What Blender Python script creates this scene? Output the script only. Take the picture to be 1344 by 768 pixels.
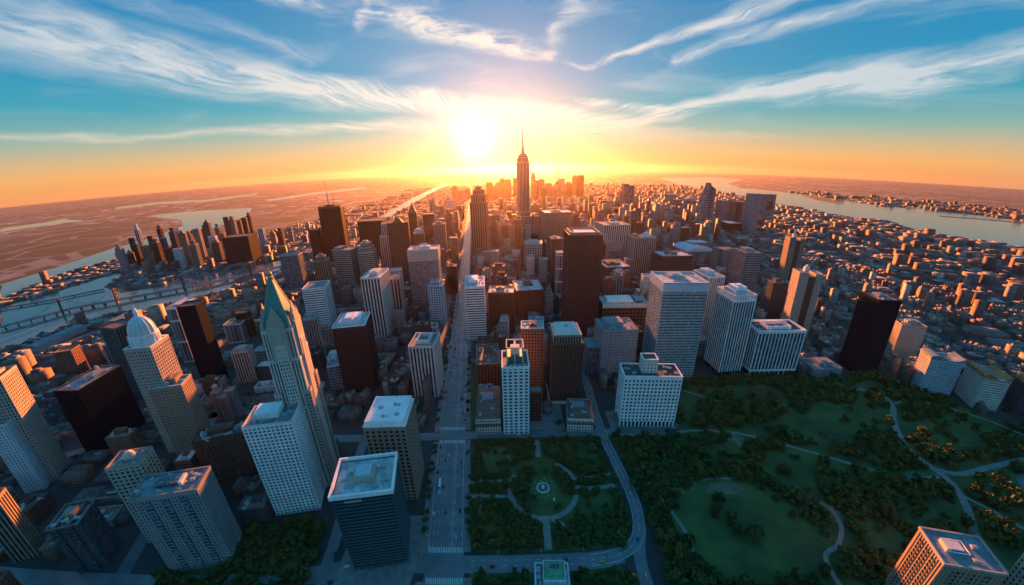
import bpy, math, random
import numpy as np
from mathutils import Matrix, Vector
for _o in list(bpy.data.objects): bpy.data.objects.remove(_o)
R = math.radians
SC = bpy.context.scene
COL = SC.collection

# ---------------------------------------------------------------- camera
CAM_H = 300.0
LENS = (-0.080592009, 0.00037199577, 8.078613e-05, -1.9362212e-06)
CAM_R, CAM_U, CAM_F = (0.999835, -0.006001, -0.017142), (0.018162, 0.330356, 0.943682), (0.0, 0.943837, -0.33041)
cd = bpy.data.cameras.new('camera'); cam = bpy.data.objects.new('camera', cd); COL.objects.link(cam)
cd.type = 'PANO'; cd.sensor_width = 36.0; cd.sensor_fit = 'HORIZONTAL'
cd.clip_start = 1.0; cd.clip_end = 400000.0
cc = cd if hasattr(cd, 'panorama_type') else cd.cycles
cc.panorama_type = 'FISHEYE_LENS_POLYNOMIAL'
cc.fisheye_fov = R(200)
cc.fisheye_polynomial_k0 = 0.0
cc.fisheye_polynomial_k1, cc.fisheye_polynomial_k2, cc.fisheye_polynomial_k3, cc.fisheye_polynomial_k4 = LENS
m = Matrix.Identity(4)
for i in range(3):
    m[i][0] = CAM_R[i]; m[i][1] = CAM_U[i]; m[i][2] = -CAM_F[i]
m[2][3] = CAM_H
cam.matrix_world = m
SC.camera = cam

# ---------------------------------------------------------------- sun, sky, exposure
SUN_AZ, SUN_EL = 0.0, 6.0            # degrees, azimuth from +y towards +x
EXPOSURE = 2.25
SKY_STRENGTH = 0.10
HAZE_DENSITY = 0.9e-5; HAZE_ANISO = .81
sd = bpy.data.lights.new('sun', 'SUN'); sun = bpy.data.objects.new('sun', sd); COL.objects.link(sun)
sd.energy = 5.0; sd.angle = R(0.6); sd.color = (1.0, 0.265, 0.05)
_s = Vector((math.sin(R(SUN_AZ))*math.cos(R(SUN_EL)), math.cos(R(SUN_AZ))*math.cos(R(SUN_EL)), math.sin(R(SUN_EL))))
sun.rotation_euler = _s.to_track_quat('Z', 'Y').to_euler()
sun.location = (0, 0, 900)

SC.view_settings.view_transform = 'Standard'; SC.view_settings.look = 'None'
SC.view_settings.exposure = EXPOSURE; SC.view_settings.gamma = 1.0
SC.view_settings.use_curve_mapping = False
SC.render.engine = 'CYCLES'
cy = SC.cycles
cy.use_denoising = True
try: cy.denoiser = 'OPENIMAGEDENOISE'
except Exception: pass
cy.max_bounces = 4; cy.diffuse_bounces = 2; cy.glossy_bounces = 2; cy.volume_bounces = 0; cy.transmission_bounces = 1
cy.transparent_max_bounces = 4; cy.caustics_reflective = False; cy.caustics_refractive = False
cy.sample_clamp_indirect = 4.0
cy.use_adaptive_sampling = True; cy.adaptive_threshold = 0.02

world = bpy.data.worlds.new('World'); SC.world = world; world.use_nodes = True
class NT:
    """small node-tree writer"""
    def __init__(s, nt): s.nt = nt; s.n = nt.nodes; s.l = nt.links
    def node(s, t, **kw):
        n = s.n.new(t)
        for k, v in kw.items():
            if k == 'ins':
                for i, x in v.items(): s.put(n.inputs[i], x)
            else: setattr(n, k, v)
        return n
    def put(s, sock, x):
        if hasattr(x, 'is_output'): s.l.new(x, sock)
        elif x is not None: sock.default_value = x
    def m(s, op, a, b=None, c=None, clamp=False):
        n = s.n.new('ShaderNodeMath'); n.operation = op; n.use_clamp = clamp
        s.put(n.inputs[0], a)
        if b is not None: s.put(n.inputs[1], b)
        if c is not None: s.put(n.inputs[2], c)
        return n.outputs[0]
    def mix(s, f, a, b, bt='MIX', clampf=True):
        n = s.n.new('ShaderNodeMix'); n.data_type = 'RGBA'; n.blend_type = bt; n.clamp_factor = clampf
        s.put(n.inputs[0], f); s.put(n.inputs[6], a if hasattr(a, 'is_output') or len(a) == 4 else (*a, 1))
        s.put(n.inputs[7], b if hasattr(b, 'is_output') or len(b) == 4 else (*b, 1))
        return n.outputs[2]
    def rng(s, x, a, b, c=0.0, d=1.0, smooth=True):
        n = s.n.new('ShaderNodeMapRange'); n.interpolation_type = 'SMOOTHSTEP' if smooth else 'LINEAR'
        s.put(n.inputs[0], x)
        for i, v in ((1, a), (2, b), (3, c), (4, d)): s.put(n.inputs[i], v)
        return n.outputs[0]
    def ramp(s, f, stops):
        n = s.n.new('ShaderNodeValToRGB'); e = n.color_ramp.elements
        while len(e) > 1: e.remove(e[-1])
        e[0].position = stops[0][0]; e[0].color = (*stops[0][1], 1)
        for p, c in stops[1:]:
            k = e.new(p); k.color = (*c, 1)
        s.put(n.inputs[0], f); return n.outputs[0]
    def noise(s, vec, scale, detail=3.0, rough=0.55, dist=0.0):
        n = s.n.new('ShaderNodeTexNoise'); n.inputs['Scale'].default_value = scale
        n.inputs['Detail'].default_value = detail; n.inputs['Roughness'].default_value = rough; n.inputs['Distortion'].default_value = dist
        if vec is not None: s.l.new(vec, n.inputs['Vector'])
        return n.outputs[0]
    def xyz(s, x, y, z=0.0):
        n = s.n.new('ShaderNodeCombineXYZ'); s.put(n.inputs[0], x); s.put(n.inputs[1], y); s.put(n.inputs[2], z); return n.outputs[0]
    def sep(s, v):
        n = s.n.new('ShaderNodeSeparateXYZ'); s.l.new(v, n.inputs[0]); return n.outputs

def build_sky():
    t = NT(world.node_tree); t.n.clear()
    gen = t.n.new('ShaderNodeTexCoord').outputs['Generated']
    X, Y, Z = t.sep(gen)
    el = t.m('MULTIPLY', t.m('ARCSINE', Z), 57.2958)
    az = t.m('MULTIPLY', t.m('ARCTAN2', X, Y), 57.2958)
    K = 1.0/(SKY_STRENGTH*2**EXPOSURE)
    def sc(c, k=1.0): return tuple(v*K*k for v in c)
    e01 = t.rng(el, -5.0, 60.0, smooth=False)
    def p(e): return (e+5.0)/65.0
    # the sunward half of the sky, by elevation
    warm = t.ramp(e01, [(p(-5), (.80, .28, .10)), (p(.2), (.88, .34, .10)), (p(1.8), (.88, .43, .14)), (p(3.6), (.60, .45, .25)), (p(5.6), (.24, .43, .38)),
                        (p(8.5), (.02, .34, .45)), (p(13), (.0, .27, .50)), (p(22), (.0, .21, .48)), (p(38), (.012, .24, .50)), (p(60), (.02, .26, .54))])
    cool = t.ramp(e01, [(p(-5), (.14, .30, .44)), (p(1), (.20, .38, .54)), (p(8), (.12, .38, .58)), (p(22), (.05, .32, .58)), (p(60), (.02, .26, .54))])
    sa, se = R(-5.2), R(4.3)
    sv = (math.sin(sa)*math.cos(se), math.cos(sa)*math.cos(se), math.sin(se))
    dn = t.n.new('ShaderNodeVectorMath'); dn.operation = 'DOT_PRODUCT'; t.l.new(gen, dn.inputs[0]); dn.inputs[1].default_value = sv
    dot = dn.outputs['Value']
    ang = t.m('MULTIPLY', t.m('ARCCOSINE', t.m('MINIMUM', dot, 1.0)), 57.2958)
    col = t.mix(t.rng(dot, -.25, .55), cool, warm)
    # glow round the sun
    def gauss(w, k): return t.m('MULTIPLY', t.m('EXPONENT', t.m('MULTIPLY', t.m('POWER', t.m('DIVIDE', ang, w), 2.0), -1.0)), k)
    # cirrus: streaks between directions of the sky (azimuth, elevation in degrees)
    wn = t.n.new('ShaderNodeTexNoise'); wn.inputs['Scale'].default_value = 1.0; wn.inputs['Detail'].default_value = 4.0
    t.l.new(t.xyz(t.m('MULTIPLY', az, .11), t.m('MULTIPLY', el, .30)), wn.inputs['Vector'])
    wc = t.sep(wn.outputs['Color'])
    paz = t.m('ADD', az, t.m('MULTIPLY', t.m('SUBTRACT', wc[0], .5), 6.5))
    pel = t.m('ADD', el, t.m('MULTIPLY', t.m('SUBTRACT', wc[1], .5), 2.4))
    # fibres fan out from the direction of the sun
    fr = t.m('SQRT', t.m('ADD', t.m('POWER', t.m('SUBTRACT', paz, -4.5), 2.0), t.m('POWER', t.m('MULTIPLY', t.m('SUBTRACT', pel, 4.0), 1.6), 2.0)))
    ft = t.m('ARCTAN2', t.m('MULTIPLY', t.m('SUBTRACT', pel, 4.0), 1.6), t.m('SUBTRACT', paz, -4.5))
    fib = t.noise(t.xyz(t.m('MULTIPLY', fr, .07), t.m('MULTIPLY', ft, 20.0), 0.0), 1.0, 7.0, .68, .35)
    fibre = t.rng(fib, .28, .66, .05, 1.3)
    puff = t.rng(t.noise(t.xyz(t.m('MULTIPLY', paz, .16), t.m('MULTIPLY', pel, .55), 3.0), 1.0, 7.0, .66, .25), .34, .66, .0, 1.35)
    mid = t.m('MULTIPLY', t.rng(t.m('ABSOLUTE', t.m('ADD', paz, 6.0)), 12.0, 24.0, 1.0, .25), t.rng(pel, 11.0, 15.0))
    fibre = t.m('ADD', t.m('MULTIPLY', fibre, t.m('SUBTRACT', 1.0, mid)), t.m('MULTIPLY', puff, mid))
    a01 = t.rng(paz, -65.0, 65.0, smooth=False)
    def band(stops):
        rp = t.ramp(a01, [((q[0]+65)/130.0, (q[1]/25.0, q[2]/5.0, q[3]/1.5)) for q in stops])
        c, w, k = t.sep(rp)
        d = t.m('ABSOLUTE', t.m('SUBTRACT', pel, t.m('MULTIPLY', c, 25.0)))
        v = t.m('SUBTRACT', 1.0, t.m('DIVIDE', d, t.m('MAXIMUM', t.m('MULTIPLY', w, 6.6), .02)), clamp=True)
        return t.m('MULTIPLY', t.m('POWER', v, 1.0), t.m('MULTIPLY', k, 1.5))
    B = [[(-62, 16.4, 3.0, .8), (-50, 14.9, 3.1, 1.0), (-42, 13.6, 2.9, 1.1), (-28, 11.2, 2.1, 1.2), (-12, 9.9, 1.6, 1.2), (3, 8.4, 1.5, 1.0), (19, 6.5, 1.0, 1.1), (30, 9.0, 1.2, 1.3), (41, 10.5, 1.9, 1.35), (50, 10.2, 2.3, 1.2), (61, 12.6, 1.4, .9)],
         [(-62, 5.7, .45, .5), (-46, 5.9, .4, .6), (-28, 6.5, .8, .8), (-8, 6.5, 1.2, .7), (8, 5.6, 1.7, .7), (24, 4.6, .9, .6), (34, 4.2, .4, .3), (42, 4.2, .2, 0)],
         [(-64, 20, 1, 0), (-50, 21, 1.3, .3), (-27, 15, 1.0, .35), (-22, 17, .4, 0), (-18.5, 21, 1.4, 1.0), (-9, 18.6, 1.7, 1.1), (2, 16.4, 1.4, 1.0), (8, 15, .5, 0), (11, 13.8, .3, .9), (22, 16.8, .8, 1.2), (32, 18.9, 1.1, 1.1), (44, 21, 1, .3), (64, 22, 1, 0)],
         [(-64, 22, 1, 0), (-33, 22, 1.2, .7), (-25, 20.4, .9, .6), (-22, 20, .3, 0), (4.5, 16, .5, 0), (6, 16.6, 1.6, .5), (9, 20.5, 2.6, .6), (12, 22, 1.0, 0), (21.5, 13.6, .3, 0), (23, 14.2, .7, .9), (30, 16.0, .9, .6), (38, 17.2, .9, .9), (52, 18.6, .9, .5), (64, 19, 1, 0)],
         [(9, 9.6, .4, 0), (13, 9.4, .7, .9), (21, 8.0, .6, .9), (24, 7.6, .3, 0)]]
    cl = None
    for q in B:
        v = band(q); cl = v if cl is None else t.m('ADD', cl, v)
    cl = t.m('MULTIPLY', cl, fibre)
    veil = t.m('MULTIPLY', t.rng(t.noise(t.xyz(t.m('MULTIPLY', az, .06), t.m('MULTIPLY', el, .28)), 1.0, 3.0, .6, .8), .47, .8), .35)
    veil = t.m('MULTIPLY', veil, t.rng(el, 3.0, 9.0))
    cl = t.m('ADD', cl, veil)
    cl = t.m('MULTIPLY', t.m('MINIMUM', cl, 1.0), .88)
    front = t.rng(Y, -.1, .35)
    cl = t.m('MULTIPLY', cl, front)
    ccol = t.mix(t.m('MINIMUM', gauss(32.0, 1.0), 1.0), (.62, .68, .72), (1.0, .84, .68))
    ccol = t.mix(t.rng(el, 2.0, 9.0), (1.0, .62, .34), ccol)
    col = t.mix(cl, col, ccol)
    for w, k, c in ((26.0, .15, (.50, .66, .70)), (9.0, .15, (1.0, .54, .50)), (2.9, 1.1, (1.0, .84, .72))):
        add = t.n.new('ShaderNodeVectorMath'); add.operation = 'SCALE'; add.inputs[0].default_value = c
        t.put(add.inputs['Scale'], gauss(w, k))
        col = t.mix(1.0, col, add.outputs[0], 'ADD')
    sky = t.n.new('ShaderNodeTexSky'); sky.sky_type = 'NISHITA'; sky.sun_disc = False
    sky.sun_elevation = R(SUN_EL); sky.sun_rotation = R(SUN_AZ); sky.altitude = 300; sky.dust_density = 1.0
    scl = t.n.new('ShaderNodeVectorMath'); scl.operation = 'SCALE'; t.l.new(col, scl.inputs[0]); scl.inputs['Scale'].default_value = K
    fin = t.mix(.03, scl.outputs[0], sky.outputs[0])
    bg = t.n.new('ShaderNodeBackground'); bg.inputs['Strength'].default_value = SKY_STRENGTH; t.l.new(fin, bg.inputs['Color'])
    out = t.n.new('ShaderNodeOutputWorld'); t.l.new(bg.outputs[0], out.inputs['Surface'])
build_sky()
world.cycles.sampling_method = 'MANUAL'; world.cycles.sample_map_resolution = 512

HERO = {
 'pyr':(-204, 276, 22, 28, 178, 18),
 'whres':(-212, 244, 41, 30, 105, 14),
 'dkcube':(-114, 199, 44, 37, 87, 11), 'brwhite':(-115, 268, 37, 40, 90, 3),
 'cream':(-122, 440, 33, 41, 79, -1),
 'dkbrown':(-227, 455, 44, 50, 103, 12),
 'slab7':(-185, 739, 62, 45, 145, 6),
 'stripe8':(-253, 629, 34, 62, 122, 3),
 'slim9':(-234, 683, 19, 24, 98, 6),
 'hex10':(-630, 1248, 79, 79, 197, 9),
 'dk11':(-686, 1214, 32, 30, 122, 9), 'grey12':(-610, 936, 51, 44, 98, 12), 'chunk13':(-385, 650, 42, 48, 96, 14),
 'crown14':(-473, 844, 32, 38, 101, 14),
 'light15':(-434, 901, 51, 41, 115, -8),
 'round16':(-377, 904, 40, 49, 108, 12),
 'slab17':(-481, 1237, 84, 80, 145, 8), 'set18':(-345, 978, 34, 42, 134, 12),
 'br19':(-294, 928, 53, 32, 175, 12), 'spire20':(-359, 1317, 29, 36, 158, 12),
 'dome21':(-313, 1204, 35, 44, 100, 12), 'br22':(-287, 1256, 39, 48, 158, 12), 'or23':(-225, 1122, 38, 36, 141, 6), 'or24':(-151, 869, 25, 26, 71, 6), 'or25':(-192, 1181, 24, 30, 86, 6), 'strip25':(-68, 624, 35, 61, 104, 4),
 'brick26':(-20, 640, 48, 40, 82, -3),
 'sm27':(-38, 929, 38, 48, 31, -4), 'low28':(34, 731, 57, 71, 60, 6),
 'grid29':(66, 1031, 50, 57, 95, -5), 'bricktop30':(26, 427, 29, 24, 104, -3), 'old31':(-38, 471, 33, 60, 38, 5),
 'slend32':(2, 361, 30, 38, 92, 1),
 'lowL33':(-32, 374, 29, 63, 22, 2), 'lowR34':(81, 363, 30, 39, 19, -6), 'brtower35':(69, 421, 40, 42, 100, 0),
 'sm36':(27, 370, 14, 11, 44, -2), 'teal37':(121, 481, 23, 30, 49, -3), 'grey38':(154, 479, 52, 43, 79, 2), 'red39':(128, 630, 58, 60, 190, 0),
 'thin40':(115, 911, 28, 34, 129, 6), 'thin41':(106, 761, 15, 19, 126, 6), 'wide42':(167, 1316, 99, 88, 150, 6), 'mid43':(244, 827, 58, 71, 80, 6),
 'orn44':(208, 624, 84, 49, 62, -1),
 'vst45':(342, 1190, 90, 83, 123, 6),
 'pav46':(346, 925, 59, 46, 127, 6),
 'hor47':(385, 817, 75, 55, 105, 4),
 'teal48':(239, 477, 63, 56, 151, -3), 'fin49':(346, 581, 31, 45, 125, 6),
 'wb50':(331, 474, 36, 40, 131, 4), 'sq51':(402, 467, 75, 39, 75, -3), 'pod52':(488, 450, 49, 33, 13, -3),
 'blk53':(561, 450, 36, 40, 125, -9),
 'spk54':(711, 826, 24, 30, 144, -16),
 'spk55':(542, 582, 54, 32, 127, -16),
 'dk56':(549, 651, 40, 24, 85, -10), 'st57':(567, 801, 42, 53, 115, -1), 'st58':(614, 977, 49, 30, 83, 6), 'teal59':(605, 1093, 103, 101, 69, 5), 'peak60':(930, 1690, 95, 60, 200, 5), 'port61':(1719, 2320, 156, 124, 147, 6), 't62':(1254, 1793, 53, 49, 186, 6),
 't63a':(1203, 1985, 46, 57, 135, 6), 't63b':(1256, 1961, 41, 44, 131, 6), 't63c':(1279, 1935, 36, 43, 130, 6), 't63d':(1299, 1930, 41, 51, 124, 6), 'box64':(1117, 1750, 80, 94, 45, -8),
 'crv65':(686, 2124, 65, 81, 213, 6),
 'ell66':(798, 2066, 23, 29, 135, 3),
 'ell67':(868, 2127, 29, 36, 112, 3),
 't68':(1017, 2275, 48, 59, 143, 6),
 't69':(984, 2096, 53, 67, 127, 5),
 't70':(1043, 2099, 54, 68, 132, 6),
 't71':(667, 1422, 54, 67, 87, -8),
 't72':(585, 2028, 47, 59, 85, -1),
 'esb':(57, 1612, 50, 40, 324, -2),
 'tw72':(-102, 1180, 50, 44, 223, -4), 'wtc':(488, 3747, 45, 57, 163, -8),
 'f1':(326, 3798, 56, 70, 194, -8), 'f2':(390, 3755, 54, 67, 156, -8), 'f3':(421, 3635, 37, 46, 124, -8), 'f4':(489, 3366, 48, 60, 108, -8), 'f5':(243, 3784, 56, 70, 165, -8), 'f6':(-114, 3858, 64, 81, 168, -8), 'f7':(-19, 3856, 57, 72, 197, -8), 'f8':(65, 3664, 64, 80, 215, -8), 'f9':(465, 2717, 45, 56, 78, -5), 'f10':(467, 2316, 34, 42, 91, -4),
 'dome73':(-404, 314, 25, 31, 141, 5), 'blk74':(-387, 309, 35, 23, 92, 18),
 'dk75':(-518, 318, 34, 58, 88, 5), 'grn76':(-572, 415, 34, 31, 117, -9),
 'br77':(-769, 460, 27, 24, 50, 24), 'or78':(-719, 490, 13, 13, 46, 40), 'lf79':(-532, 251, 18, 29, 133, 33), 'lf80':(-530, 233, 19, 16, 86, 30), 'lf81':(-443, 162, 17, 13, 69, 34), 'lf82':(-368, 168, 22, 26, 53, 24), 'lf83':(-410, 126, 10, 10, 25, 19), 'lf84':(-325, 200, 26, 21, 88, 19), 'lf85':(-267, 181, 50, 24, 85, 17), 'lf86':(-298, 267, 47, 21, 62, 23), 'lf87':(-244, 222, 24, 17, 20, 12), 'bk88':(-472, 449, 27, 27, 134, 17), 'lt89':(-583, 522, 18, 22, 102, 12), 'lt90':(-421, 463, 24, 22, 53, 18), 'bl91':(-544, 602, 34, 29, 39, 12), 'br92':(-534, 617, 24, 17, 54, 12), 'sm93':(-394, 474, 27, 20, 21, 6), 'cl94':(-384, 369, 23, 25, 42, 11), 'nr95':(-334, 527, 20, 29, 80, 27), 'nr96':(-264, 453, 19, 38, 41, 20), 'pen97':(-1026, 1270, 95, 77, 104, 12),
 'rt99':(630, 379, 39, 24, 57, -8), 'rt100':(668, 342, 26, 32, 50, -22),
 'rt101':(672, 474, 39, 24, 66, -20),
 'rt102':(689, 308, 29, 25, 50, -25),
 'br103':(299, 121, 38, 28, 68, -21),
 'grn104':(30, 161, 23, 23, 31, -2), 'wh105':(163, 361, 67, 29, 72, -5),
}
POLY = {
 'water_river':[(-1963, 1053), (-2031, 1308), (-2227, 1743), (-2274, 2061), (-2587, 2601), (-3050, 3040), (-4095, 3691), (-3950, 4021), (-2964, 3950), (-2403, 3151), (-2127, 2463), (-2004, 2125), (-1860, 1790), (-1831, 1415), (-1769, 1085), (-1672, 881)],
 'water_channel':[(-1540, 802), (-1509, 910), (-1515, 1038), (-1526, 1183), (-1446, 1124), (-1363, 985), (-1201, 915), (-1100, 1015), (-994, 1149), (-931, 1214), (-850, 1308), (-755, 1154), (-786, 1007), (-828, 922), (-899, 867), (-944, 781), (-1053, 726), (-1083, 651), (-1089, 578), (-1089, 534)],
 'water_bay':[(4826, 11905), (8231, 14459), (7844, 11924), (5024, 8197), (4053, 6191), (4208, 5488), (4257, 4915), (3953, 4057), (3884, 3407), (4236, 3227), (4389, 2823), (4314, 2422), (4230, 2099), (2461, 1104), (2548, 1393), (2493, 1514), (2436, 1692), (2489, 1941), (2584, 2192), (2542, 2290), (2440, 2553), (2437, 2948), (2831, 4303), (2912, 5304), (3187, 6671), (3797, 8562)],
 'water_far':[(-832, 2248), (-842, 2428), (-982, 3747), (-1195, 6089), (-1404, 8788), (-1637, 10003), (-1411, 6703), (-1131, 4089), (-936, 2574)],
 'water_far2':[(-7891, 6456), (-7795, 7380), (-6163, 6876), (-5969, 8269), (-5351, 7403), (-5370, 5979), (-6707, 6336), (-6966, 5660)],
 'water_far3':[(-5413, 3085), (-5330, 3476), (-5059, 3704), (-6252, 4338), (-5997, 3923), (-6209, 3553)],
 'water_far4':[(-3813, 5471), (-3792, 7137), (-3336, 8395), (-2997, 7532), (-3308, 6214), (-3422, 4899)],
 'causeway':[(-1268, 641), (-1230, 703), (-1193, 771), (-1128, 821), (-1049, 881), (-947, 958), (-859, 1071), (-789, 1168)],
 'causeway2':[(-1507, 783), (-1411, 843), (-1314, 951)],
 'hwy':[(1178, 1328), (1212, 1301), (1458, 1223), (1666, 1128), (1872, 998), (1985, 892)],
 'breakwater':[(3628, 2602), (3927, 2483), (4145, 2324)],
 'island':[(3899, 4564), (4181, 4643), (3721, 3740), (3437, 3449), (3581, 3965)],
 'peninsula':[(-1542, 1206), (-1931, 1599), (-1886, 1815), (-2043, 2439), (-1593, 2189), (-1033, 1383), (-1072, 1230), (-1249, 1069)],
}
PENINSULA = [(-1502, 1191, 22, 92), (-1516, 1236, 20, 61), (-1501, 1258, 20, 93), (-1546, 1323, 17, 144), (-1418, 1225, 22, 90), (-1513, 1344, 20, 110), (-1413, 1270, 25, 92), (-1445, 1335, 20, 100), (-1325, 1237, 24, 75), (-1426, 1372, 23, 118), (-1455, 1430, 20, 122), (-1315, 1306, 25, 118), (-1366, 1390, 23, 99), (-1428, 1485, 21, 104), (-1287, 1352, 25, 127), (-1429, 1547, 21, 101), (-1339, 1471, 23, 137), (-1237, 1372, 28, 90), (-1379, 1571, 21, 102), (-1295, 1494, 23, 83), (-1454, 1729, 23, 130), (-1453, 1768, 27, 112), (-1491, 1861, 24, 93), (-1534, 1962, 29, 97), (-1541, 2013, 21, 104), (-1071, 1459, 21, 100), (-1115, 1594, 23, 58), (-1032, 1530, 25, 76), (-1063, 1656, 20, 67), (-1694, 1409, 18, 96), (-1691, 1559, 19, 111), (-1150, 1285, 29, 79), (-1253, 1207, 26, 76), (-1192, 1222, 26, 88)]

# ---------------------------------------------------------------- materials
MATS = {}
def new_mat(name):
    m = bpy.data.materials.new(name); m.use_nodes = True; t = NT(m.node_tree); t.n.clear()
    b = t.n.new('ShaderNodeBsdfPrincipled'); o = t.n.new('ShaderNodeOutputMaterial'); t.l.new(b.outputs[0], o.inputs[0])
    MATS[name] = m
    return m, t, b
def masonry(name, c, rough=.75, streak=.18, var=.12, metal=0.0):
    if name in MATS: return MATS[name]
    m, t, b = new_mat(name)
    ob = t.n.new('ShaderNodeTexCoord').outputs['Object']
    X, Y, Z = t.sep(ob)
    big = t.noise(ob, .06, 2.0)
    st = t.noise(t.xyz(t.m('MULTIPLY', X, .8), t.m('MULTIPLY', Y, .8), t.m('MULTIPLY', Z, .05)), 1.0, 3.0, .6)
    f = t.m('ADD', t.m('MULTIPLY', t.m('SUBTRACT', big, .5), var*4), t.m('MULTIPLY', t.m('SUBTRACT', st, .5), streak*4))
    f = t.m('ADD', f, 1.0)
    v = t.n.new('ShaderNodeVectorMath'); v.operation = 'SCALE'; v.inputs[0].default_value = c; t.put(v.inputs['Scale'], f)
    t.l.new(v.outputs[0], b.inputs['Base Color']); b.inputs['Roughness'].default_value = rough; b.inputs['Metallic'].default_value = metal; b.inputs['Specular IOR Level'].default_value = .5 if metal else (.02 if max(c) < .1 else .12)
    return m
def glass(name, c, bay=4.0, fl=4.0, rough=.12, blinds=.25):
    if name in MATS: return MATS[name]
    m, t, b = new_mat(name)
    ob = t.n.new('ShaderNodeTexCoord').outputs['Object']
    sn = t.n.new('ShaderNodeVectorMath'); sn.operation = 'SNAP'; t.l.new(ob, sn.inputs[0]); sn.inputs[1].default_value = (bay/2, bay/2, fl)
    wn = t.n.new('ShaderNodeTexWhiteNoise'); wn.noise_dimensions = '3D'; t.l.new(sn.outputs[0], wn.inputs['Vector'])
    f = t.rng(wn.outputs['Value'], 1.0-blinds, 1.0, 0.0, 1.0, smooth=False)
    pale = tuple(min(1, q*2.6+(.02 if c[0] > c[2] else .07)) for q in c) if max(c) > .015 and blinds > .1 else tuple(q*2 for q in c)
    col = t.mix(t.m('MULTIPLY', t.m('POWER', f, .7), .75), c, pale)
    t.put(b.inputs['Base Color'], col)
    rough = rough if blinds > .1 else .55
    t.put(b.inputs['Roughness'], t.rng(wn.outputs['Value'], 0.0, 1.0, rough, rough+.22, smooth=False))
    b.inputs['IOR'].default_value = 1.5; b.inputs['Specular IOR Level'].default_value = .45 if blinds > .1 else .02
    return m
def plain(name, c, rough=.6, metal=0.0, var=.25, scale=.3):
    if name in MATS: return MATS[name]
    m, t, b = new_mat(name)
    ob = t.n.new('ShaderNodeTexCoord').outputs['Object']
    n = t.noise(ob, scale, 4.0, .6)
    v = t.n.new('ShaderNodeVectorMath'); v.operation = 'SCALE'; v.inputs[0].default_value = c; t.put(v.inputs['Scale'], t.rng(n, .2, .8, 1-var, 1+var))
    t.l.new(v.outputs[0], b.inputs['Base Color']); b.inputs['Roughness'].default_value = rough; b.inputs['Metallic'].default_value = metal
    return m
WALL = dict(cream=(.68, .62, .55), white=(.86, .85, .84), paleblue=(.50, .58, .64), beige=(.45, .39, .33), tan=(.31, .235, .18), brick=(.23, .115, .085),
            brown=(.13, .078, .06), dkbrown=(.058, .043, .04), grey=(.30, .30, .31), dkgrey=(.085, .095, .105), black=(.006, .018, .028), teal=(.16, .30, .32), green=(.045, .12, .14), red=(.13, .06, .052), seafoam=(.30, .43, .46))
GLASS = dict(deepteal=(.010, .034, .044), dark=(.016, .022, .03), blue=(.025, .06, .085), teal=(.02, .085, .10), bronze=(.036, .027, .026), grey=(.07, .08, .09), black=(.004, .012, .02))
ROOF = dict(white=(.55, .56, .56), grey=(.22, .23, .24), dark=(.07, .075, .08), blue=(.18, .25, .29), tar=(.10, .095, .09), brown=(.20, .13, .09), green=(.08, .34, .19), teal=(.06, .30, .30), orange=(.50, .20, .07))
def W(n): return masonry('wall_'+n, WALL[n])
def G(n, bay, fl):
    bay, fl = round(bay), round(fl)
    return glass(f'window_glass_{n}_{bay}_{fl}', GLASS[n], bay, fl, blinds={'black': .04, 'deepteal': .06, 'bronze': .05, 'dark': .5}.get(n, .35))
def RF(n):
    if 'roof_'+n in MATS: return MATS['roof_'+n]
    c = ROOF[n]; m, t, b = new_mat('roof_'+n); ob = t.n.new('ShaderNodeTexCoord').outputs['Object']
    n1 = t.rng(t.noise(ob, .11, 4.0, .65), .3, .7, .72, 1.2); n2 = t.rng(t.noise(ob, .55, 5.0, .7, 1.5), .5, .66, 1.0, .45)
    vo = t.n.new('ShaderNodeTexVoronoi'); vo.inputs['Scale'].default_value = .16; vo.distance = 'CHEBYCHEV'; t.l.new(ob, vo.inputs['Vector'])
    pt = t.rng(t.sep(vo.outputs['Color'])[0], .0, 1.0, .8, 1.15, smooth=False)
    v = t.n.new('ShaderNodeVectorMath'); v.operation = 'SCALE'; v.inputs[0].default_value = c; t.put(v.inputs['Scale'], t.m('MULTIPLY', t.m('MULTIPLY', n1, n2), pt))
    t.l.new(v.outputs[0], b.inputs['Base Color']); b.inputs['Roughness'].default_value = .75; return m

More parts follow.
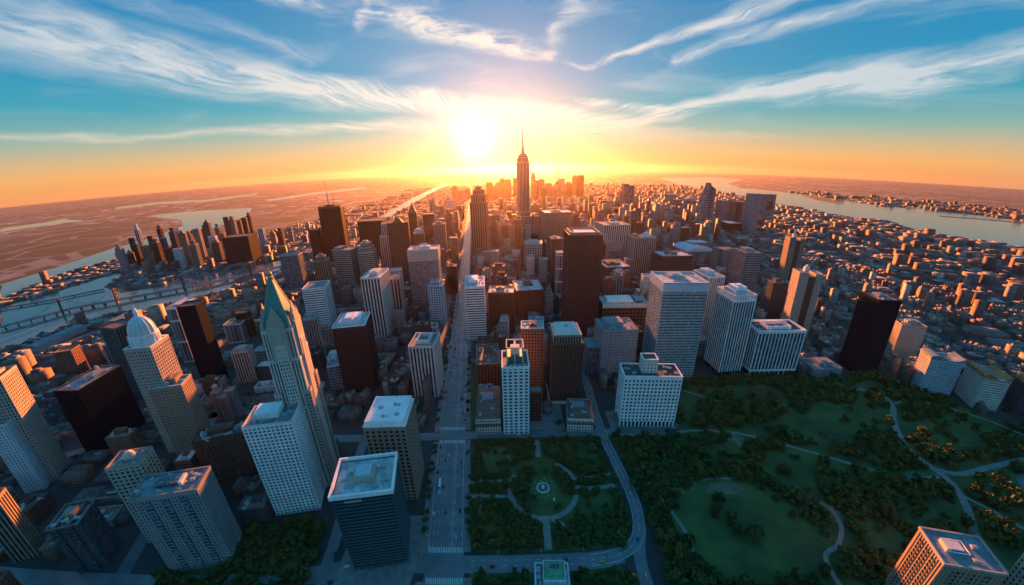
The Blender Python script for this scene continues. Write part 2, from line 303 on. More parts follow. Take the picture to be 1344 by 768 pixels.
# ---------------------------------------------------------------- mesh writing
class MB:
    """collects polygons, builds them as ONE mesh object"""
    def __init__(s): s.v = []; s.f = []
    def box(s, x0, x1, y0, y1, z0, z1):
        b = len(s.v)
        s.v += [(x0,y0,z0),(x1,y0,z0),(x1,y1,z0),(x0,y1,z0),(x0,y0,z1),(x1,y0,z1),(x1,y1,z1),(x0,y1,z1)]
        s.f += [(b,b+3,b+2,b+1),(b+4,b+5,b+6,b+7),(b,b+1,b+5,b+4),(b+1,b+2,b+6,b+5),(b+2,b+3,b+7,b+6),(b+3,b,b+4,b+7)]
        return s
    def prism(s, poly, z0, z1, k=1.0, c=None, kz=None):
        """vertical prism over a footprint polygon; the top may shrink by k towards c"""
        b = len(s.v); n = len(poly)
        cx, cy_ = c if c else (sum(p[0] for p in poly)/n, sum(p[1] for p in poly)/n)
        s.v += [(x, y, z0) for x, y in poly] + [(cx+(x-cx)*k, cy_+(y-cy_)*k, (z1 if kz is None else z1[i])) for i, (x, y) in enumerate(poly)]
        s.f += [tuple(range(b+n-1, b-1, -1)), tuple(range(b+n, b+2*n))]
        s.f += [(b+i, b+(i+1)%n, b+n+(i+1)%n, b+n+i) for i in range(n)]
        return s
    def cyl(s, x, y, r, z0, z1, n=10, r2=None):
        P = [(x+r*math.cos(2*math.pi*i/n), y+r*math.sin(2*math.pi*i/n)) for i in range(n)]
        return s.prism(P, z0, z1, 1.0 if r2 is None else max(r2/r, .02), (x, y))
    def lathe(s, prof, n=24, x=0, y=0, sx=1, sy=1):
        b = len(s.v); m_ = len(prof)
        for r, z in prof:
            for i in range(n):
                a = 2*math.pi*i/n; s.v.append((x+r*sx*math.cos(a), y+r*sy*math.sin(a), z))
        for j in range(m_-1):
            for i in range(n):
                k = (i+1) % n; s.f.append((b+j*n+i, b+j*n+k, b+(j+1)*n+k, b+(j+1)*n+i))
        s.f.append(tuple(b+(m_-1)*n+i for i in range(n)))
        return s
    def bar(s, p, q, r, n=6):
        p, q = Vector(p), Vector(q); d = (q-p).normalized(); u = d.orthogonal().normalized(); w = d.cross(u); b = len(s.v)
        for c in (p, q):
            for i in range(n):
                a = 2*math.pi*i/n; s.v.append(tuple(c+u*r*math.cos(a)+w*r*math.sin(a)))
        s.f += [(b+i, b+(i+1)%n, b+n+(i+1)%n, b+n+i) for i in range(n)] + [tuple(range(b+n-1, b-1, -1)), tuple(range(b+n, b+2*n))]
        return s
    def mesh(s, name, mat, smooth=False):
        me = bpy.data.meshes.new(name); me.from_pydata(s.v, [], s.f)
        if mat: me.materials.append(mat)
        if smooth: me.polygons.foreach_set('use_smooth', [True]*len(me.polygons))
        me.update(); return me
    def build(s, name, mat, parent=None, smooth=False):
        o = bpy.data.objects.new(name, s.mesh(name, mat, smooth)); COL.objects.link(o)
        if parent: o.parent = parent
        return o
def fast_mesh(name, V, F4, mats, midx=None, cols=None):
    """V (n,3), F4 (m,4) quads"""
    me = bpy.data.meshes.new(name); me.vertices.add(len(V)); me.vertices.foreach_set('co', V.astype('f4').ravel())
    me.loops.add(F4.size); me.loops.foreach_set('vertex_index', F4.astype('i4').ravel())
    me.polygons.add(len(F4)); me.polygons.foreach_set('loop_start', np.arange(0, F4.size, 4, dtype='i4'))
    for m_ in mats: me.materials.append(m_)
    if midx is not None: me.polygons.foreach_set('material_index', midx.astype('i4'))
    me.update(calc_edges=True)
    if cols is not None:
        at_ = me.attributes.new('tint', 'FLOAT_COLOR', 'CORNER')
        c4 = np.ones((len(F4), 4, 4), 'f4'); c4[:, :, :3] = cols[:, None, :]; at_.data.foreach_set('color', c4.ravel())
    return me
def link(name, me, parent=None, kind=None):
    o = bpy.data.objects.new(name, me); COL.objects.link(o)
    if parent: o.parent = parent
    if kind: o['kind'] = kind
    return o
def thing(name, label, cat, loc=(0, 0, 0), rotz=0.0, group=None):
    o = bpy.data.objects.new(name, None); COL.objects.link(o); o.location = loc; o.rotation_euler = (0, 0, R(rotz))
    o['label'] = label; o['category'] = cat
    if group: o['group'] = group
    return o
def tag(o, label, cat, group=None):
    o['label'] = label; o['category'] = cat
    if group: o['group'] = group
    return o

# ---------------------------------------------------------------- ground, water, roads
def smooth_line(P, n=8):
    P = [np.array(p, float) for p in P]; P = [2*P[0]-P[1]] + P + [2*P[-1]-P[-2]]; out = []
    for i in range(1, len(P)-2):
        p0, p1, p2, p3 = P[i-1:i+3]
        for k in range(n):
            t = k/n; out.append(.5*((2*p1)+(-p0+p2)*t+(2*p0-5*p1+4*p2-p3)*t*t+(-p0+3*p1-3*p2+p3)*t**3))
    out.append(P[-2]); return np.array(out)
def ribbon(mb, L, w, z, off=0.0, th=0.0):
    L = np.array(L, float); T = np.gradient(L, axis=0); T /= np.linalg.norm(T, axis=1)[:, None]; N = np.stack([-T[:, 1], T[:, 0]], 1)
    a = L+N*(off+w/2); c = L+N*(off-w/2); b = len(mb.v); n = len(L)
    mb.v += [(p[0], p[1], z) for p in c] + [(p[0], p[1], z) for p in a]
    mb.f += [(b+i, b+i+1, b+n+i+1, b+n+i) for i in range(n-1)]
    if th:
        b2 = len(mb.v); mb.v += [(p[0], p[1], z-th) for p in c] + [(p[0], p[1], z-th) for p in a]
        mb.f += [(b2+i, b2+i+1, b+i+1, b+i) for i in range(n-1)] + [(b+n+i, b+n+i+1, b2+n+i+1, b2+n+i) for i in range(n-1)]
    return mb
def sheet(name, poly, z, mat, kind='structure'):
    me = bpy.data.meshes.new(name); me.from_pydata([(x, y, z) for x, y in poly], [], [tuple(range(len(poly)))]); me.materials.append(mat)
    if me.polygons[0].normal.z < 0: me.flip_normals()
    return link(name, me, kind=kind)

def ground_mat():
    m, t, b = new_mat('city_ground')
    geo = t.n.new('ShaderNodeNewGeometry').outputs['Position']
    X, Y, Z = t.sep(geo)
    d = t.m('SQRT', t.m('ADD', t.m('MULTIPLY', X, X), t.m('MULTIPLY', Y, Y)))
    near = t.mix(t.noise(geo, .035, 4.0, .6), (.022, .024, .028), (.06, .06, .06))
    # far land: fields, woods and suburbs in patches
    vo = t.n.new('ShaderNodeTexVoronoi'); vo.inputs['Scale'].default_value = 1/260.0; t.l.new(geo, vo.inputs['Vector'])
    vr = t.n.new('ShaderNodeTexVoronoi'); vr.inputs['Scale'].default_value = 1/120.0; vr.distance = 'CHEBYCHEV'; t.l.new(geo, vr.inputs['Vector'])
    rd = t.n.new('ShaderNodeTexVoronoi'); rd.feature = 'DISTANCE_TO_EDGE'; rd.inputs['Scale'].default_value = 1/420.0; t.l.new(geo, rd.inputs['Vector'])
    patch = t.noise(geo, 1/1700.0, 6.0, .65)
    far1 = t.mix(t.rng(t.sep(vo.outputs['Color'])[0], .2, .8), (.020, .028, .014), (.085, .065, .045))
    sp = t.sep(vr.outputs['Color'])
    town = t.mix(t.rng(sp[1], .55, .98), (.035, .033, .036), (.42, .38, .36))
    town = t.mix(t.rng(sp[2], .7, .75), town, (.02, .03, .014))
    far = t.mix(t.rng(patch, .42, .52), far1, town)
    far = t.mix(t.rng(t.noise(geo, 1/3800.0, 4.0), .56, .62), far, (.022, .032, .016))
    far = t.mix(t.rng(rd.outputs[0], .02, .035), (.16, .15, .14), far)
    col = t.mix(t.rng(d, 900.0, 2600.0), near, far)
    t.put(b.inputs['Base Color'], col); b.inputs['Roughness'].default_value = .9
    return m
RG = 33000.0
sheet('ground', [(RG*math.cos(2*math.pi*i/48), RG*math.sin(2*math.pi*i/48)) for i in range(48)], 0.0, ground_mat())
def water_mat():
    m, t, b = new_mat('river_water')
    geo = t.n.new('ShaderNodeNewGeometry').outputs['Position']
    b.inputs['Base Color'].default_value = (.10, .14, .15, 1); b.inputs['Roughness'].default_value = .14
    b.inputs['IOR'].default_value = 1.33
    n = t.noise(geo, .03, 4.0, .6); bp = t.n.new('ShaderNodeBump'); bp.inputs['Strength'].default_value = .15; bp.inputs['Distance'].default_value = 3.0
    t.l.new(n, bp.inputs['Height']); t.l.new(bp.outputs[0], b.inputs['Normal'])
    return m
WM = water_mat()
def rough_edge(P, amp, n=6, seed=1):
    rs = random.Random(seed); out = []
    for i in range(len(P)):
        a, c = P[i], P[(i+1) % len(P)]; L = math.dist(a, c)
        for k in range(n):
            q = k/n; j = 0 if k == 0 else amp*min(L/300.0, 1.0)
            out.append((a[0]+(c[0]-a[0])*q+rs.uniform(-j, j), a[1]+(c[1]-a[1])*q+rs.uniform(-j, j)))
    return out
for nm, key, amp in (('river', 'water_river', 14), ('river_channel', 'water_channel', 8), ('bay_water', 'water_bay', 18), ('canal_water', 'water_far', 8),
                     ('far_lake', 'water_far2', 60), ('far_lake', 'water_far3', 40), ('far_lake', 'water_far4', 30)):
    sheet(nm, rough_edge(POLY[key], amp, 5), .35, WM)
EARTH = plain('river_island_earth', (.09, .07, .045), .9, var=.3, scale=.02)
sheet('island_land', rough_edge(POLY['island'], 30, 4), .8, EARTH)
bwm = MB(); ribbon(bwm, smooth_line(POLY['breakwater']+[(4500, 2150)]), 36, 3.0, th=3.0)
tag(bwm.build('breakwater', plain('breakwater_stone', (.10, .085, .07), .9)), 'long low dark stone breakwater lying in the wide bay water', 'breakwater')

ASPH = plain('asphalt', (.15, .155, .165), .36, var=.28, scale=.05)
ASPH2 = plain('asphalt_street', (.12, .125, .135), .8, var=.3, scale=.05)
PAVE = plain('pavement_concrete', (.20, .19, .185), .85, var=.3, scale=.15)
PAINT = plain('road_paint', (.62, .62, .58), .7, var=.3, scale=.4)
PATHM = plain('park_path_gravel', (.25, .22, .20), .9, var=.25, scale=.12)
def avx(y): return -59.5-(y-185)*.0985            # centre line of the main avenue
av = [(avx(y), y) for y in (60, 185, 340, 600, 900, 1400, 2000, 2700, 4000, 6000)]
def road(name, L, w, z, mat=ASPH, sm=True):
    mb = MB(); ribbon(mb, smooth_line(L, 8) if sm else L, w, z); return link(name, mb.mesh(name, mat), kind='structure')
road('avenue', av, 32, .10)
RING = [(108, 620), (107, 540), (108, 452), (105, 380), (106, 330), (110, 290), (114, 250), (112, 222), (104, 202), (86, 190), (60, 186)]
road('park_street', RING, 11, .08)
road('park_street', [(112, 215), (103, 190), (101, 165), (104, 120)], 10, .085)
road('cross_street', [(-400, 332), (-200, 334), (-60, 341), (60, 342), (118, 341), (190, 335)], 13, .09)
road('cross_street', [(-620, 128), (-420, 142), (-240, 158), (-165, 172), (-120, 183), (-44, 185), (60, 186), (88, 190)], 15, .095)
road('side_street', [(-148, 130), (-157, 170), (-160, 200), (-166, 235), (-176, 300), (-180, 335)], 10, .07)
for yy, x0, x1 in ((520, -330, 100), (610, -420, 400), (700, -420, 420), (800, -430, 500), (910, -500, 560), (1030, -500, 600), (1160, -500, 700), (1300, -500, 800)):
    road('cross_street', [(x0, yy+x0*.03), (0, yy), (x1, yy+x1*.03)], 13, .075, ASPH2)
for dx, y0, y1 in ((-95, 390, 1600), (108, 620, 1600), (215, 640, 1700), (330, 700, 1700), (-200, 560, 1600), (-300, 600, 1500), (440, 760, 1700), (560, 800, 1700)):
    road('side_avenue', [(avx(y)+dx+60, y) for y in (y0, (y0+y1)/2, y1)], 13, .07, ASPH2)
for a, b in (((-700, 190), (-330, 420)), ((-640, 330), (-250, 400)), ((-540, 90), (-700, 640)), ((-330, 150), (-480, 560)), ((-680, 520), (-300, 600))):
    road('side_street', [a, ((a[0]+b[0])/2, (a[1]+b[1])/2), b], 12, .065, ASPH2)
for w_, dz in ((30, .12),):
    road('highway', POLY['hwy'], 34, .12, plain('highway_concrete', (.19, .2, .21), .8))
road('riverside_road', [(-980, 480), (-960, 620), (-900, 760), (-790, 880), (-730, 1000), (-690, 1150)], 16, .1, ASPH2)
# pavements beside the avenue, real kerbs
kb = MB()
for s in (-1, 1):
    for y0, y1 in ((60, 172), (194, 331), (349, 511), (529, 602), (618, 690), (710, 790), (812, 900)):
        L = [(avx(y), y) for y in np.linspace(y0, y1, 6)]; ribbon(kb, L, 6, .24, s*19.0, th=.24)
link('pavement', kb.mesh('pavement', PAVE), kind='structure')
# road markings
mk = MB()
def dash(x0, x1, y0, y1, z=.125): mk.v.extend([(x0(y0), y0, z), (x1(y0), y0, z), (x1(y1), y1, z), (x0(y1), y1, z)]); b = len(mk.v)-4; mk.f.append((b, b+1, b+2, b+3))
for off in (-11, -7.3, -3.6, 3.6, 7.3):
    y = 200
    while y < 900:
        if not (328 < y < 352): dash(lambda q: avx(q)+off-.13, lambda q: avx(q)+off+.13, y, y+4)
        y += 11
for off in (-14.6, 5.6, 14.6):
    for y0, y1 in ((198, 328), (352, 510), (530, 900)):
        for k in range(8):
            a, b = y0+(y1-y0)*k/8, y0+(y1-y0)*(k+1)/8; dash(lambda q: avx(q)+off-.16, lambda q: avx(q)+off+.16, a, b)
for yc in (171, 197.5, 330, 353):
    for k in range(20):
        xo = -14.2+k*1.5; dash(lambda q: avx(q)+xo, lambda q: avx(q)+xo+.75, yc-2.6, yc+2.6)
link('road_markings', mk.mesh('road_markings', PAINT), kind='structure')
mk2 = MB(); rl = smooth_line(RING[2:], 10)
for i in range(0, len(rl)-2, 3):
    seg = rl[i:i+3]; ribbon(mk2, seg, .3, .11, 0)
ribbon(mk2, rl, .3, .11, 4.9); ribbon(mk2, rl, .3, .11, -4.9)
for y in (183.5, 188.5):
    x = -38
    while x < 80: ribbon(mk2, [(x, y), (x+3, y)], .3, .115); x += 9
link('street_markings', mk2.mesh('street_markings', PAINT), kind='structure')

# park ground
def grass_mat():
    m, t, b = new_mat('park_grass')
    geo = t.n.new('ShaderNodeNewGeometry').outputs['Position']
    c = t.mix(t.rng(t.noise(geo, .022, 5.0, .62), .35, .65), (.034, .062, .017), (.078, .125, .032))
    c = t.mix(t.m('MULTIPLY', t.rng(t.noise(geo, .09, 4.0, .7), .55, .75), .5), c, (.10, .11, .045))
    t.put(b.inputs['Base Color'], c); b.inputs['Roughness'].default_value = .95; return m
GRASS = grass_mat()
PARK = [(120, 40), (121, 205), (124, 240), (118, 300), (113, 331), (200, 332), (206, 400), (215, 436), (234, 444), (440, 442), (566, 428), (590, 395), (606, 365), (636, 330), (650, 300), (672, 262), (760, 220), (1000, 160), (1000, 20), (300, -40), (120, -40)]
sheet('park_lawn', PARK, .05, GRASS)
SQ = [(-38, 196), (-42, 240), (-47, 290), (-49, 331), (20, 333), (98, 332), (99, 300), (103, 262), (105, 235), (101, 212), (88, 197), (40, 195)]
sheet('square_lawn', SQ, .15, GRASS)
sheet('small_lawn', [(-38, 178), (60, 178), (84, 180), (94, 168), (94, 120), (-36, 120)], .05, GRASS)
sheet('wooded_lawn', [(-300, 160), (-262, 190), (-232, 214), (-176, 226), (-170, 190), (-158, 150), (-160, 120), (-260, 120)], .05, GRASS)
sheet('verge_lawn', [(avx(360)+23, 358), (avx(505)+23, 505), (avx(505)+29, 505), (avx(360)+31, 358)], .2, GRASS)
sheet('riverside_lawn', [(-700, 610), (-640, 640), (-610, 700), (-650, 760), (-720, 700)], .1, GRASS)
pth = MB()
def path(P, w, z=.18, sm=True): ribbon(pth, smooth_line(P, 8) if sm else P, w, z)
cx, cy_ = 27.5, 262
def arc(a0, a1, rx, ry, n=14): return [(cx+rx*math.cos(R(a0+(a1-a0)*i/n)), cy_+ry*math.sin(R(a0+(a1-a0)*i/n))) for i in range(n+1)]
path(arc(150, 262, 33, 35), 5, .18, False); path(arc(278, 345, 33, 35), 5, .184, False); path(arc(18, 62, 34, 36), 5, .188, False)
path([(27, 197), (27, 212), (27, 229)], 6.5, .192); path([(27, 229), (15, 222)], 4, .181); path([(27, 229), (40, 222), (46, 214)], 4, .186)
path([(25, 331), (26, 318), (26, 304)], 6, .19); path([(-2, 296), (-10, 310)], 4.5, .183); path([(50, 298), (58, 312)], 4.5, .185)
path([(-46, 270), (-30, 271), (-14, 272)], 4, .187); path([(-45, 253), (-30, 254), (-4, 252)], 4, .182); path([(60, 262), (80, 260), (100, 262)], 4.5, .187); path([(58, 272), (80, 274), (100, 278)], 4.5, .189)
path([(-33, 318), (-36, 300), (-34, 250), (-33, 224), (-26, 208), (-8, 206), (10, 207)], 1.5, .2); path([(-33, 318), (-22, 326), (10, 326), (60, 327), (92, 322)], 1.3, .202)
path([(92, 322), (94, 300), (97, 282)], 1.3, .2); path([(99, 255), (97, 232), (88, 208), (60, 205)], 1.3, .2)
link('square_path', pth.mesh('square_path', PATHM), kind='structure')
pth = MB()
path([(120, 336), (177, 332), (218, 336), (263, 328), (301, 310), (335, 288), (379, 258), (411, 238), (455, 232)], 4)
path([(513, 396), (533, 374), (521, 348), (497, 326), (476, 299), (463, 276), (460, 256), (462, 232), (455, 212), (439, 190), (416, 164), (400, 120)], 7.5, .2)
path([(461, 243), (484, 232), (532, 235), (640, 240)], 6.5, .19); path([(530, 356), (560, 358), (600, 340), (634, 302), (655, 250)], 3, .17)
path([(294, 225), (301, 213), (297, 195), (279, 178), (258, 167), (250, 120)], 4); path([(455, 205), (470, 175), (480, 130)], 4, .185)
path([(124, 300), (140, 250), (150, 200), (142, 150), (150, 90)], 3); path([(262, 326), (258, 290), (240, 262), (200, 262), (160, 256), (128, 262)], 2.5, .165)
path([(301, 213), (350, 232), (390, 236)], 3, .175); path([(215, 440), (300, 380), (380, 372), (440, 390), (513, 396)], 3, .16)
link('park_path', pth.mesh('park_path', PATHM), kind='structure')
def blob(x, y, rx, ry, n=26, seed=0):
    rs = random.Random(seed); k = [rs.uniform(-.13, .13) for _ in range(4)]
    return [(x+rx*math.cos(a)*(1+k[0]*math.cos(2*a)+k[1]*math.sin(3*a)), y+ry*math.sin(a)*(1+k[2]*math.sin(2*a)+k[3]*math.cos(3*a))) for a in (2*math.pi*i/n for i in range(n))]
WORN = plain('worn_turf', (.15, .14, .085), .95, var=.3, scale=.08)
for i, q in enumerate(((262, 316, 9, 9), (163, 258, 24, 12), (305, 203, 14, 8), (430, 236, 14, 8), (210, 249, 20, 8), (395, 222, 16, 8))):
    sheet('bare_ground', blob(*q, seed=i), .12+.004*i, WORN)
sheet('pond_water', blob(566, 205, 34, 16, seed=4), .25, WM)
# stone plaza in front of the brick towers
sheet('plaza_paving', [(14, 349), (62, 349), (62, 396), (14, 396)], .12, PAVE)
sheet('forecourt_paving', [(118, 345), (204, 345), (204, 380), (118, 380)], .12, PAVE)

sheet('forecourt_paving', [(-146, 152), (-84, 160), (-82, 232), (-148, 226)], .11, PAVE)

# ---------------------------------------------------------------- buildings
UNITS = []
def _unit(k):
    mb = MB(); rs = random.Random(k)
    if k == 0: mb.box(-2, 2, -1.4, 1.4, 0, 1.7); mb.cyl(-.9, 0, .7, 1.7, 2.1); mb.cyl(.9, 0, .7, 1.7, 2.1)
    elif k == 1: mb.box(-1.3, 1.3, -1.3, 1.3, 0, 1.2); mb.box(-1.6, 1.6, -1.0, -.4, 1.2, 1.6); mb.box(1.3, 4.5, -.4, .4, .3, .9)
    elif k == 2: mb.cyl(0, 0, 1.5, 1.4, 4.2, 12); mb.cyl(0, 0, 1.6, 4.2, 5.2, 12, .2); [mb.box(x-.15, x+.15, y-.15, y+.15, 0, 1.4) for x in (-1, 1) for y in (-1, 1)]
    else: mb.box(-3.2, 3.2, -.8, .8, 0, 1.3); mb.box(-2.8, -1.2, .8, 2.2, 0, 2.1); mb.cyl(1.6, 0, .6, 1.3, 1.9)
    return mb.mesh('roof_unit', masonry('metal_plant', (.42, .43, .44), .6, .1, .1))
UNITS = [_unit(k) for k in range(4)]
def ring(mb, x0, x1, y0, y1, z0, z1, t):
    mb.box(x0, x1, y0, y0+t, z0, z1); mb.box(x0, x1, y1-t, y1, z0, z1)
    mb.box(x0, x0+t, y0+t, y1-t, z0, z1); mb.box(x1-t, x1, y0+t, y1-t, z0, z1)
def block(root, w, d, z0, z1, kind='grid', wall='grey', gl='dark', bay=4.5, fl=4.2, roof='grey', rim=None, top='hvac', cx=0.0, cy=0.0, name='facade', seed=0, chamf=0.0, base=True, pier=None, band=None):
    """one storeyed block: piers and floor bands stand proud of a glazed core"""
    rs = random.Random(seed*7919+int(w*13)+int(z1)); hw, hd = w/2, d/2
    P = dict(grid=(.42, .42, .55, .38), hband=(.0, .50, .25, .30), vstripe=(.42, .16, .75, .12), curtain=(.07, .10, .18, .12), punched=(.58, .55, .5, .47), fins=(.16, .14, 1.1, .2))[kind]
    pw, sh, pp, sp = P; pw = pier if pier is not None else pw; sh = band if band is not None else sh
    core = .3
    f = MB(); nx = max(2, round(w/bay)); ny = max(2, round(d/bay)); cw = max(bay*max(pw, .18)*.55, .45)
    pitch_top = z1-1.6
    if pw > 0:
        for i in range(1, nx):
            x = -hw+w*i/nx; a = bay*pw/2
            for s in (-1, 1):
                y0, y1 = (-hd-pp+core, -hd+core+.2) if s < 0 else (hd-core-.2, hd+pp-core)
                f.box(cx+x-a, cx+x+a, cy+y0, cy+y1, z0, pitch_top)
        for i in range(1, ny):
            y = -hd+d*i/ny; a = bay*pw/2
            for s in (-1, 1):
                x0, x1 = (-hw-pp+core, -hw+core+.2) if s < 0 else (hw-core-.2, hw+pp-core)
                f.box(cx+x0, cx+x1, cy+y-a, cy+y+a, z0, pitch_top)
    e = max(pp, sp)-core+.06
    for sx in (-1, 1):
        for sy in (-1, 1):
            xa, xb = sorted((sx*(hw+e), sx*(hw-cw))); ya, yb = sorted((sy*(hd+e), sy*(hd-cw)))
            f.box(cx+xa, cx+xb, cy+ya, cy+yb, z0, pitch_top)
    nf = max(1, int((z1-2.2-z0)/fl)); q = sp-core; fs = MB() if kind in ('vstripe', 'fins') else f
    for k in range(nf+1):
        zc = z0+k*fl
        a, b = max(z0+.02, zc-fl*sh/2), min(zc+fl*sh/2, pitch_top-.05)
        if b-a < .05: continue
        fs.box(cx-hw-q, cx+hw+q, cy-hd-q, cy-hd+core+.15, a, b); fs.box(cx-hw-q, cx+hw+q, cy+hd-core-.15, cy+hd+q, a, b)
        fs.box(cx-hw-q+.011, cx-hw+core+.15, cy-hd+core+.15, cy+hd-core-.15, a, b); fs.box(cx+hw-core-.15, cx+hw+q-.011, cy-hd+core+.15, cy+hd-core-.15, a, b)
    ring(f, cx-hw-e-.08, cx+hw+e+.08, cy-hd-e-.08, cy+hd+e+.08, pitch_top, z1+1.0, .9)
    fo = f.build(name, W(wall), root)
    g = MB(); g.box(cx-hw+core, cx+hw-core, cy-hd+core, cy+hd-core, z0, z1-.6); g.build('glazing', G(gl, bay, fl), fo)
    if fs is not f: fs.build('cladding', W('dkgrey' if wall in ('white', 'cream', 'paleblue', 'grey') else 'dkbrown'), fo)
    r = MB(); r.box(cx-hw+.2, cx+hw-.2, cy-hd+.2, cy+hd-.2, z1-.6, z1+.05); ro = r.build('roof', RF(roof), fo if name != 'facade' else root)
    if rim:
        c = MB(); ring(c, cx-hw-e-.2, cx+hw+e+.2, cy-hd-e-.2, cy+hd+e+.2, z1+1.0, z1+1.5, 1.3); c.build('parapet', W(rim), root)
    zt = z1+.05
    if top in ('hvac', 'box', 'pent'):
        k = {'hvac': .34, 'box': .5, 'pent': .42}[top]; ph = {'hvac': 3.2, 'box': 5.5, 'pent': 7.0}[top]*min(1, max(.6, w/30))
        ox, oy = cx+rs.uniform(-.1, .1)*w, cy+rs.uniform(-.05, .15)*d
        a, b = w*k/2, d*k/2*rs.uniform(.8, 1.1)
        p = MB(); p.box(ox-a, ox+a, oy-b, oy+b, zt, zt+ph); p.box(ox-a-.25, ox+a+.25, oy-b-.25, oy+b+.25, zt+ph, zt+ph+.5); p.box(ox-a*.5, ox+a*.3, oy-b*.5, oy+b*.4, zt+ph+.5, zt+ph+1.6)
        p.build('penthouse', W(wall if wall not in ('black',) else 'grey'), root)
        n = 3 if w < 25 else 6
        for j in range(n):
            for _ in range(8):
                ux, uy = cx+rs.uniform(-.4, .4)*w, cy+rs.uniform(-.4, .4)*d
                if abs(ux-ox) > a+3 or abs(uy-oy) > b+2.5:
                    u = link('roof_unit', UNITS[rs.randrange(4)], root); u.location = (ux, uy, zt); u.rotation_euler = (0, 0, rs.choice((0, R(90)))); break
    return fo
def site(key): x, y, w, d, h, a = HERO[key]; return x, y, w, d, h, a
def tower(key, name, label, kind, wall, gl, bay, fl, roof='grey', top='hvac', rim=None, cat='building', **kw):
    x, y, w, d, h, a = site(key)
    t = thing(name, label, cat, (x, y, 0), a)
    block(t, w, d, 0, h, kind, wall, gl, bay, fl, roof, rim, top, seed=len(key), **kw)
    return t
def pyramid_roof(root, w, d, z0, z1, mat, name='roof', cx=0, cy=0, k=.02):
    MB().prism([(cx-w/2, cy-d/2), (cx+w/2, cy-d/2), (cx+w/2, cy+d/2), (cx-w/2, cy+d/2)], z0, z1, k).build(name, mat, root)
def mast(root, x, y, z0, z1, r=.5, name='antenna', mat=None):
    mb = MB(); mb.bar((x, y, z0), (x, y, z0+(z1-z0)*.5), r, 8); mb.bar((x, y, z0+(z1-z0)*.5), (x, y, z1), r*.5, 6)
    return mb.build(name, mat or W('grey'), root)

